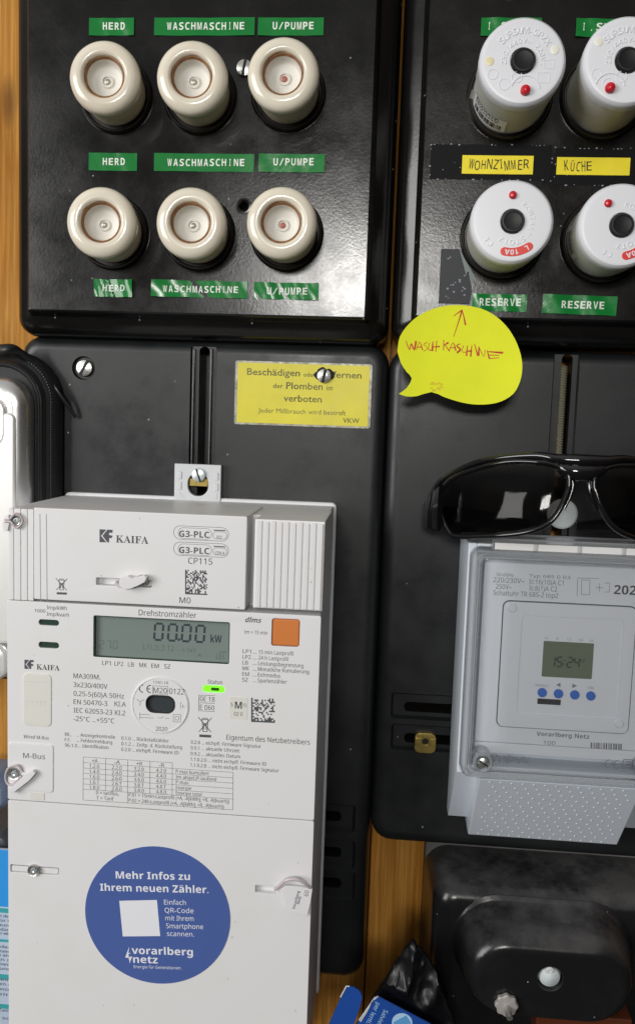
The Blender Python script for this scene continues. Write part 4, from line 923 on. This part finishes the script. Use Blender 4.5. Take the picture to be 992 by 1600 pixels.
for x,y in ((847,1083),(872.5,1084.8),(898,1086.6),(923,1088.3)):
    u,v = K(x,y,W2+1.5); part('blue_button', lathe(BM(), [(2.6,W2-.2),(2.6,W2+1.0),(2.1,W2+1.7),(.02,W2+1.9)], u, v, 28), 'blue_btn', tb)
bm = BM(); a = pq((839,1091.5),(875.5,1092.7),(875,1101.5),(838.8,1100),W2); bx(bm, *a, W2, W2+.3, .1); part('slot', bm, 'dark', tb)
bm = BM(); w = W2+.06
for s,x in (('0',853),('6',870.4),('12',887),('18',905),('24',921.5)): T(bm,s,x-(2 if len(s)<2 else 2),998.5+(x-853)*.06,x+(2 if len(s)<2 else 5),3.6,w)
T(bm,'MENU',836,1072.5,856,4,w,.004); T(bm,'OK',917,1076.5,927.5,4,w,.004)
for P in (((868,1070),(875,1066.5),(875,1074)),((901,1071.5),(893.5,1068),(893.5,1075.5))): bm.faces.new([bm.verts.new((*K(*p,w),w)) for p in P])
part('lettering', bm, 'print2', tb)
bm = BM(); w = WI+.06
T(bm,'220/230V~',770,909.5,819,7.5,w); T(bm,'Ic:16(10)A C1',826,912.3,879.5,7.5,w); T(bm,'250V~',774,919.8,799,7.5,w); T(bm,'Ic:8(1)A C2',826,922.3,869.5,7.5,w); T(bm,'Schaltuhr TR 685-2 top2',770,929.7,871,7.5,w); T(bm,'50-60Hz',775,900,802,5,w); T(bm,'Typ 685 0 03',826,902,890,5,w)
for p,q in (((902,903),(901,931)),((902,903),(935,904)),((908,906),(908,929)),((921,906.5),(920.5,929.5)),((908,906),(921,906.5)),((908,929),(920.5,929.5)),((930,918),(942,918.6)),((936,912),(935.8,924.5)),((952,911),(951,925)),((952,911),(944,911)),((951,925),(944,925))): line(bm,p,q,.7,w)
T(bm,'Vorarlberg Netz',837.5,1149.5,920,6.8,w,.012); T(bm,'100',848,1163,867,6,w,.004)
part('lettering', bm, 'print3', fcp)
bm = BM(); w = WI+.06; x = 923
while x < 970:
    d = random.choice((.8,1.2,1.8)); line(bm,(x,1160+(x-923)*.05),(x,1169+(x-923)*.05),d,w); x += d+random.choice((1,1.4,1.8))
T(bm,'202',958,928.2,993,14,w,.028); part('label_print', bm, 'print', fcp)
bm = BM(); w = WI-.54; T(bm,'theben',766,1189.5,823.5,10.5,w,.02); ce(bm,945,1187,966,13,w); 
for q_ in ((973,1187,988,1201),(977,1190.5,984.5,1197.5)):
    a = pr(*q_,w); tube(bm, [(x,y,w) for x,y in rr(*a,.1,1)], .7*MM(w), 4, .15, closed=True)
part('maker_lettering', bm, 'print2', tb)
# clear lid
out_ = rr(lu0,lu1,lv0,lv1,6,8); inn = rr(lu0+5.5,lu1-5.5,lv0+4,lv1-6,4,8)
bm = BM(); loft(bm, [[(x,y,z) for x,y in L] for L,z in ((rr(lu0-.4,lu1+.4,lv0-.4,lv1+.4,6,8),77.4),(out_,WT-2),(rr(lu0+1,lu1-1,lv0+1,lv1-1,5.5,8),WT),(rr(lu0+4.6,lu1-4.6,lv0+3.2,lv1-5,4.5,8),WT),(inn,WT-1.5))], False, False)
ld = part('lid', bm, 'lidrim', tb)
part('lid_pane', slab(BM(), rr(lu0+5.5,lu1-5.5,lv0+4,lv1-6,4,8), [], WT-3, WT-1.4, .3), 'lid', ld)
bm = BM()
for ins,z in ((3.2,WT+.05),(5.4,WT-1.0)): tube(bm, [(x,y,z) for x,y in rr(lu0+ins,lu1-ins,lv0+ins*.7,lv1-ins,4.2,8)], .45, 6, closed=True)
part('lid_ridge', bm, 'lidrim', ld)
a = pr(768,845,1000,868,WT-2); hu0 = a[0]; hu1 = 2*cuT-hu0
bm = BM(); bx(bm, hu0, hu1, a[3]-2.4, a[3], 72, WT-1, .5); bx(bm, hu0, hu1, a[2]-.6, a[2]+.8, 72, WT-1, .4)
for k in range(5):
    x = hu0+(hu1-hu0)*k/4; bx(bm, max(hu0,x-1.3), min(hu1,x+1.3), a[2]+.8, a[3]-2.3, 72, WT-1.2, .4)
hr = part('lid_hinge', bm, 'lidrim', ld)
bm = BM(); bx(bm, hu0+1.3, hu1-1.3, a[2]+1, a[3]-2.6, 71, WT-1.6, .3); part('hinge_backing', bm, 'paper', ld)
for sx in (0,1):
    u,v = K(754,1191,WT); u = u if sx == 0 else 2*cuT-u
    boss = part('screw_boss', lathe(BM(), [(5.6,76),(5.6,WT+.6),(5.0,WT+1.4),(4.2,WT+1.3),(3.8,WT-.5)], u, v, 36, False, False), 'lidrim', ld)
    s = part('screw', screw_bm(BM(),u+.2,v-.4,WT-.2,3.1,0,dome=.35), 'steel', ld); part('slot', slot_bm(BM(),u+.2,v-.4,WT+1.0,3.1,-30,.42), 'dark', s)
# ================================================================== SUNGLASSES
nu_ = K(906,800,100)[0]
gv_ = K(840,785,95)[1]
def gw(u, v=None): return 102-((abs(u-nu_))/62.0)**2*33-(0 if v is None else .22*(v-gv_))
def GP(px, py):
    w = 95.0
    for _ in range(6): u, v = K(px,py,w); w = gw(u, v)
    return (u, v, w)
LENS = [(688,767),(706,747),(743,732),(792,721.5),(839,722),(867,727),(886,740),(889,757),(885,771),(876,792),(863,811),(845,824),(817,832),(782,836),(740,838),(711,837),(700,829),(691,810),(686,788)]
LP = smooth([GP(*p) for p in LENS], 4, True)
gl = thing('sunglasses', 'black wraparound sunglasses resting on the grey timer box', 'sunglasses', (nu_, LP[0][1]-40, 95))
def mir(P): return [(2*nu_-x,y,z) for x,y,z in P]
for side in (0,1):
    P = LP if side == 0 else mir(LP)
    cx = sum(p[0] for p in P)/len(P); cy = sum(p[1] for p in P)/len(P)
    bm = BM(); fr = []
    for s in (1,.8,.6,.4,.2,.04): fr.append([(cx+(x-cx)*s, cy+(y-cy)*s, gw(cx+(x-cx)*s, cy+(y-cy)*s)+3.2*(1-s*s)) for x,y,z in P])
    loft(bm, fr, False, True); part('lens', bm, 'shade', gl, ang=80)
    bm = BM(); tube(bm, P, 1.55, 10, 1.5, closed=True); part('rim', bm, 'frame', gl, ang=80)
BROW = [(672,778),(683,757),(699,744),(725,730),(757,719.5),(800,713.5),(840,712),(870,717.5),(906,720)]
P = smooth([GP(*p) for p in BROW], 5); P = P+mir(P)[::-1][1:]
bm = BM(); n_ = len(P); tube(bm, P, lambda f: 1.7+1.9*math.exp(-((f-.5)/.10)**2), 12, 1.25); part('brow_bar', bm, 'frame', gl, ang=80)
bm = BM(); Q = [GP(*p) for p in ((872,728),(884,734),(894,737),(906,738))]; Q = Q+mir(Q)[::-1][1:]; tube(bm, smooth(Q,4), lambda f: 2.2+2.4*math.sin(math.pi*f)**.7, 12, .8)
for side in (0,1):
    Q = [GP(888,744),GP(892,757),GP(888,775),GP(878,796)]; Q = [(x+1.2,y,z-3) for x,y,z in Q]; Q = Q if side == 0 else mir(Q); tube(bm, smooth(Q,4), lambda f: 1.6-.6*f, 8, 1.8)
part('nose_bridge', bm, 'frame', gl, ang=80)
for side in (0,1):
    bm = BM(); Q = []
    for (px,py,w_) in ((687.5,793,71),(677,798,65),(669,803,54),(671,806,40)):
        Q.append((*K(px,py,w_),w_))
    e0 = Q[-1]; Q += [(e0[0]+30,e0[1]-1,31),(e0[0]+60,e0[1]-5,30)]
    Q = Q if side == 0 else mir(Q)
    L = []
    S_ = smooth(Q,4)
    for i,(x,y,z) in enumerate(S_):
        f = i/(len(S_)-1); h = 9.5*(1-f)**1.3+4; th = 1.6
        a = S_[max(i-1,0)]; b = S_[min(i+1,len(S_)-1)]; d = Vector((b[0]-a[0],0,b[2]-a[2])).normalized(); nn = Vector((d.z,0,-d.x))*th
        L.append([(x+nn.x*cx_, y+h*cy_, z+nn.z*cx_) for cx_,cy_ in ((-1,-.9),(0,-1),(1,-.9),(1.2,0),(1,.9),(0,1),(-1,.9),(-1.2,0))])
    loft(bm, L); part('temple', bm, 'frame', gl, ang=60)
# ================================================================== SPEECH-BUBBLE NOTE
NOTE = [(620.4,549),(624.4,527),(638.6,506.7),(659,490.5),(687,479.5),(715.6,476.7),(744,480.4),(768,490.5),(788.5,508.8),(802.7,531),(811,555),(813,577),(808.8,598),(798.7,616),(780.4,627.5),(760,632),(736,632),(711.6,627),(691,620)]
TAIL = [(673,613),(651,619.4),(634.6,620),(622.4,616),(634.6,607),(642.7,591.8),(634.6,581.7),(625.7,567.5)]
wn = 52.0
def NW(u, v): return wn + .0016*(v-K(700,480,wn)[1])**2 + .0026*(u-K(715,480,wn)[0])**2
body = smooth(NOTE, 3); L = [K(*p,wn) for p in body]+[K(*p,wn) for p in smooth([NOTE[-1]]+TAIL[:4],2)[1:]]+[K(*p,wn) for p in smooth(TAIL[3:]+[NOTE[0]],2)[1:-1]]
nt_ = thing('sticky_note', 'yellow speech-bubble sticky note with red handwriting and arrow', 'sticky note', (*K(715,480,wn),wn))
bm = BM(); c0 = bm.verts.new((*K(716,555,wn),0))
bm.faces.new([bm.verts.new((x,y,0)) for x,y in L]); bm.verts.remove(c0)
bmesh.ops.triangulate(bm, faces=bm.faces); 
for _ in range(3):
    bmesh.ops.subdivide_edges(bm, edges=[e for e in bm.edges if e.calc_length() > 6], cuts=1); bmesh.ops.triangulate(bm, faces=bm.faces)
for v in bm.verts: v.co.z = NW(v.co.x, v.co.y)
g = bmesh.ops.extrude_face_region(bm, geom=list(bm.faces))
for v in g['geom']:
    if isinstance(v, bmesh.types.BMVert): v.co.z += .25
part('paper', bm, 'note', nt_)
bm = BM()
def z_(x, y): return (590+x/2.468, 450+y/2.468)
for s in (((108,205),(122,240),(128,215),(140,240),(146,205)),((148,240),(160,208),(172,240)),((152,229),(170,228)),((190,210),(176,219),(192,232),(176,245)),((198,212),(195,238),(208,240)),((212,206),(209,243)),((227,203),(223,246)),((208,228),(238,226)),((254,200),(253,240)),((253,222),(272,210)),((260,221),(276,245)),((274,242),(290,210),(300,242)),((278,231),(298,230)),((318,215),(303,223),(318,237),(304,250)),((331,222),(323,245),(340,248)),((345,222),(341,262)),((362,220),(357,265)),((340,244),(362,243)),((372,215),(384,262)),((389,225),(387,262)),((390,232),(408,266),(412,240)),((420,240),(428,272)),((424,246),(480,251)),((424,259),(466,261)),((428,273),(466,270)),((292,188),(308,140),(325,85)),((293,107),(325,84)),((325,84),(332,112),(338,142))):
    P = [K(*z_(*p),wn+1.0) for p in s]; P = [(x,y,NW(x,y)+.28) for x,y in P]
    if len(P) > 2: P = smooth(P, 3)
    q_ = random.uniform(.38,.6); tube(bm, P, lambda f, q_=q_: q_*(.75+.35*math.sin(2.2*f+q_*9)), 6, .35)
part('handwriting', bm, 'redink', nt_)
bm = BM(); rg = random.Random(5)
for k in range(14):
    x, y = K(673+rg.uniform(0,18), 597+rg.uniform(0,14), wn+1.5); 
    bm.faces.new([bm.verts.new((a,b,NW(a,b)+.27+.004*k)) for a,b in circ(x,y,rg.uniform(.5,1.6),9,rg.uniform(.3,.8))])
part('stain', bm, 'stain', nt_)
# ================================================================== SILVER CASE AND ITS POUCH
pz = thing('zip_pouch', 'black zippered pouch standing behind the silver case', 'pouch', (K(80,1060,30)[0],K(20,1060,30)[1],30))
x1 = K(97,720,32)[0]; y1 = K(10,548,32)[1]; y0 = K(5,1064,32)[1]
bm = BM(); plate(bm, x1-150, x1, y0+2, y1, [(2,27.5),(0,30),(.5,35),(2.2,38.5),(4.5,40.5),(6,41.5),(6.6,43),(8.5,46),(9.4,46.4),(10.6,45)], 30); part('shell', bm, 'pouch', pz)
bm = BM(); tube(bm, [(x,y,44.5) for x,y in rr(x1-143,x1-8.2,y0+9,y1-8.2,24,12)], .9, 8, closed=True); part('piping', bm, 'strap', pz)
bm = BM(); L = rr(x1-146.4,x1-3.6,y0+6,y1-3.6,27,24)
for i in range(len(L)):
    a, b = Vector(L[i]), Vector(L[(i+1) % len(L)]); n_ = max(1, int((b-a).length/1.5))
    for k in range(n_):
        p = a+(b-a)*k/n_
        if p.x > x1-40 and p.y > y0+60: bx(bm, p.x-.25, p.x+.25, p.y-.35, p.y+.35, 39.4, 40.6)
part('stitching', bm, 'darkgrey', pz)
bm = BM(); tube(bm, smooth([(*K(x,y,48),w_) for x,y,w_ in ((-20,545,46),(2,548,50),(20,546,48),(30,554,42),(47,566,36),(60,585,34),(75,606,36),(93,634,33),(102,652,30))],4), lambda f: 4.2-3.0*min(1,f*1.3), 10, .6); part('strap', bm, 'strap', pz)
scs = thing('silver_case', 'shiny silver case with inlay whitened by painted glare at the left picture edge', 'case', (K(20,1062,46)[0],K(10,1062,46)[1],45))
x1 = K(44,720,56)[0]; y1 = K(0,588,56)[1]; y0 = K(5,1062,56)[1]
bm = BM(); plate(bm, x1-110, x1, y0, y1, [(1,44),(0,47),(.4,52),(2,55),(5,57),(8,57.8),(9,57.6)], 17); part('shell', bm, 'silver', scs)
xi = K(24,720,59)[0]; bm = BM(); plate(bm, xi-95, xi, K(5,1004,58)[1], K(10,645,58)[1], [(0,57),(0,58.6),(.8,59.4),(1.6,59.6)], 4); part('inlay', bm, 'silver_white', scs)  # whiter colour than the shell stands in for window glare on silver
xi = K(9,640,59)[0]; bm = BM(); plate(bm, xi-70, xi, K(5,700,58)[1], K(5,622,58)[1], [(0,57),(0,58.9),(.8,59.7),(1.6,59.9)], 8); part('inlay_tab', bm, 'silver_white', scs)
bm = BM(); xb = K(10,1030,60)[0]; plate(bm, xb-60, xb, K(5,1062,58)[1], K(5,1008,58)[1], [(0,56),(0,59),(1,61),(3,62),(4,61.8),(5,60.8)], 7); part('lower_rim', bm, 'silver_white', scs)
# things low on the left, mostly hidden by the meter
a = pr(-70,1205,16,1262,50); bm = BM(); plate(bm, a[0],a[1],a[2],a[3], [(2,25),(0,30),(0,52),(2,58),(6,61)], 9)
single('rounded_case', bm, 'greyblue', 'grey-blue rounded case peeking out left of the meter', 'case', (a[0],a[2],25))
a = pr(-70,1297,17,1352,46); bm = BM(); plate(bm, a[0],a[1],a[2],a[3], [(2,1),(0,4),(0,44),(2,50),(6,52)], 6)
single('storage_box', bm, 'darkgrey', 'dark grey rounded box just above the blue leaflet', 'box', (a[0],a[2],1))
a = pr(-90,1325,34,1640,60); lf = thing('leaflet', 'blue and white printed leaflet behind the lower left of the meter', 'leaflet', (a[0],a[2],56))
part('paper', bx(BM(), a[0], a[1], a[2], a[3], 58, 60, .2), 'leaf', lf)
b = pr(-90,1325,34,1414,60.1); bm = BM(); bx(bm, b[0]+.2, b[1]-.2, b[2], b[3]-.2, 59.5, 60.15); part('blue_field', bm, 'leafblue', lf)
bm = BM()
for y_,h in ((1416.5,7),(1465,4),(1519.5,8),(1566,7)): b = pr(-90,y_,34,y_+h,60.1); bx(bm, b[0]+.2, b[1]-.2, b[2], b[3], 59.5, 60.12)
part('teal_band', bm, 'teal', lf)
bm = BM()
for y_,s in ((1431,'gen, bei der'),(1438,'2020 für P'),(1445,'Zeitraum'),(1452,'und bedarf'),(1458,'nehmen wie'),(1479,'wird der'),(1486,'von einem'),(1492,'ersten am'),(1499,'und in d'),(1506,'ergeben'),(1513,'läuft und'),(1530,'gemein'),(1537,'nehmen a'),(1545,'die ganze'),(1553,'ist ein'),(1578,'der Zeit'),(1590,'und so')): T(bm,s,-24,y_,17,5,60.2,.0,slope=.05)
part('lettering', bm, 'print', lf)
# ================================================================== SERVICE BOX LOWER RIGHT
sb = thing('service_box', 'dusty black bakelite service box below the timer', 'service box', (K(670,1600,30)[0],K(800,1640,30)[1],0))
u0 = K(657,1450,8)[0]; v1 = K(800,1326,20)[1]
bm = BM(); plate(bm, u0, u0+190, v1-190, v1, [(0,1),(0,8),(.8,10),(3,11)], 4); part('base', bm, 'dustgrey', sb)
u1_ = K(668,1450,30)[0]; vv1 = K(800,1388,54)[1]
bm = BM(); plate(bm, u1_, u1_+185, vv1-170, vv1, [(-3,10.5),(-1.5,30),(0,46),(1.5,51.5),(4.5,55.3),(9,57),(15,57.4)], 13); part('cover', bm, 'dusty', sb)
a = pr(711,1430,985,1600,50); bv1_ = K(850,1412,57)[1]
q0, q1 = K(708,1480,58)[0], K(986,1480,58)[0]; fv0 = K(850,1582,86)[1]
def loaf(ins_s, top, z, r): return [(x,y,z) for x,y in rr(q0+ins_s, q1-ins_s, fv0-6+ins_s*.3, bv1_-top, r, 8)]
bm = BM(); loft(bm, [loaf(-3,-3,56.6,38),loaf(-.8,-.6,58,37),loaf(.4,.6,61,36),loaf(2.2,2.7,71,34),loaf(4,5,78.5,33),loaf(5.6,6.8,82.6,31),loaf(7.8,9,85.4,29),loaf(10.5,11.6,86.7,27),loaf(13.5,14.5,87,24)])
lo = part('terminal_hood', bm, 'dusty', sb)
hu, hv = K(859,1530,87); hr_ = 20.5*MM(87)
b = BM(); lathe(b, [(hr_,70),(hr_,86.2),(hr_+1,89)], hu, hv, 40); boolean(lo, [b])
bl = part('plug_ball', lathe(BM(), [(.02,73),(hr_*.7,75),(hr_*.97,80),(hr_*.95,82.5),(hr_*.8,85.2),(hr_*.45,86.8),(.02,87.3)], hu, hv, 36), 'ball', sb)
bm = BM(); lathe(bm, [(2.6,84),(2.5,86.4),(1.2,86.8),(.02,86.4)], hu-.5, hv+4.4, 20); part('ball_screw', bm, 'bracket', bl)
# scalloped knob on a threaded pin
ku, kv = K(791,1572,90); L = []
def scal(r, z): return [(ku+(r+.06*r*math.cos(8*a))*math.cos(a), kv+(r+.06*r*math.cos(8*a))*math.sin(a), z) for a in [k*2*math.pi/96 for k in range(96)]]
bm = BM(); loft(bm, [scal(3.2,60),scal(3.2,86.9),scal(5.5,87.0),scal(6.2,87.7),scal(6.25,89.9),scal(5.6,90.7),scal(2.6,91.0),scal(.05,91.05)]); kb = part('knob', bm, 'knob', sb, ang=20)
bm = BM(); tube(bm, [(ku,kv,90),(ku+.5,kv-1.1,94),(ku+.9,kv-2.0,97.5)], 1.75, 14); part('knob_pin', bm, 'steel', kb)
a = pr(834,1584,984,1660,70); bm = BM(); bx(bm, a[0], a[1], a[2], a[3], 46, 72, 1.2); part('terminal_block', bm, 'brownblock', sb)
# ================================================================== BLACK BAG AND BLUE CARTON
BAG = [(646,1478),(655,1488),(666,1500),(678,1520),(686,1540),(700,1580),(716,1640),(640,1680),(560,1660),(560,1620),(578,1582),(594,1556),(610,1526),(628,1500),(638,1484)]
from mathutils import noise as mnoise
bm = BM(); Lb = smooth([K(*p,98) for p in BAG], 5, True); cx = sum(p[0] for p in Lb)/len(Lb); cy = sum(p[1] for p in Lb)/len(Lb)
Lb = [(x+1.3*mnoise.noise(Vector((x*.25,y*.25,3))), y+1.3*mnoise.noise(Vector((x*.25,y*.25,9)))) for x,y in Lb]
def bagw(x,y,s):
    r = 1-abs(mnoise.noise(Vector((x*.055+y*.02,y*.035,0)))*2); q = 1-abs(mnoise.noise(Vector((x*.16,y*.11-x*.05,4)))*2)
    return 92+3*(1-s*s)+4.5*r*r+1.3*q*q+.3*mnoise.noise(Vector((x*.5,y*.5,1)))
loops = [[(cx+(x-cx)*.8,cy-14+(y-cy)*.7,62) for x,y in Lb],[(x,y,91) for x,y in Lb]]
for s_ in [.985-.94*k/15 for k in range(16)]: loops.append([(cx+(x-cx)*s_, cy+(y-cy)*s_, bagw(cx+(x-cx)*s_,cy+(y-cy)*s_,s_)) for x,y in Lb])
loft(bm, loops); single('plastic_bag', bm, 'bag', 'crumpled black plastic bag in front of the service box', 'bag', (cx,cy-10,60), ang=50)
ct = thing('blue_carton', 'blue cardboard carton with open flap and pale blue print', 'carton', (*K(610,1640,110),100))
wc = 112.0
top = [K(*p,wc) for p in ((583,1562),(590,1557),(672,1600),(720,1640),(640,1720),(520,1660))]
bm = BM(); loft(bm, [[(x,y-20,wc-30) for x,y in top],[(x,y,wc-.6) for x,y in top],[(x+(.3 if i<2 else 0),y-.3,wc) for i,(x,y) in enumerate(top)]]); bd = part('body', bm, 'carton', ct)
bm = BM(); P = [(*K(561,1594,wc),wc+.1),(*K(586,1558,wc),wc+.1),(*K(591,1556.5,wc),wc+.1),(*K(582,1563,wc),wc+.1),(*K(572,1582,wc),wc+.1),(*K(563,1596,wc),wc+.1)]
tube(bm, P, .35, 6); part('cut_edge', bm, 'carton_edge', ct)
fp = [K(*p,108) for p in ((541,1541),(553,1543),(562,1549),(566,1558),(562,1575),(553,1600),(530,1660),(495,1640),(514,1600))]
bm = BM(); slab(bm, fp, [], 107, 107.9, .15); part('flap', bm, 'carton', ct)
bm = BM(); tube(bm, [(*K(532,1558,108),108),(*K(541,1541,108),108),(*K(546,1541,108),108)], .4, 6); part('flap_edge', bm, 'carton_edge', ct)
bm = BM(); w = wc+.1
for tx,x,y in (('per lenti,',588,1566,),('Salviette',600,1577)): put(bm, tx, *K(x,y,w), w, 7.4*MM(w), None, .01, -112)
cu, cv = K(628,1598,w); 
bm.faces.new([bm.verts.new((x,y,w)) for x,y in circ(cu,cv,17*MM(w),32)])
part('lettering', bm, 'paleblue', ct)
bm = BM(); 
P = [(cu+a*math.cos(.6)-b*math.sin(.6), cv+a*math.sin(.6)+b*math.cos(.6)) for a,b in ((-4,-2.4),(4,-2.4),(4,2.4),(-4,2.4))]
bm.faces.new([bm.verts.new((x,y,w+.06)) for x,y in P]); tube(bm, [(x,y,w+.08) for x,y in P], .3, 4, .3, closed=True); part('picture', bm, 'phone', ct)
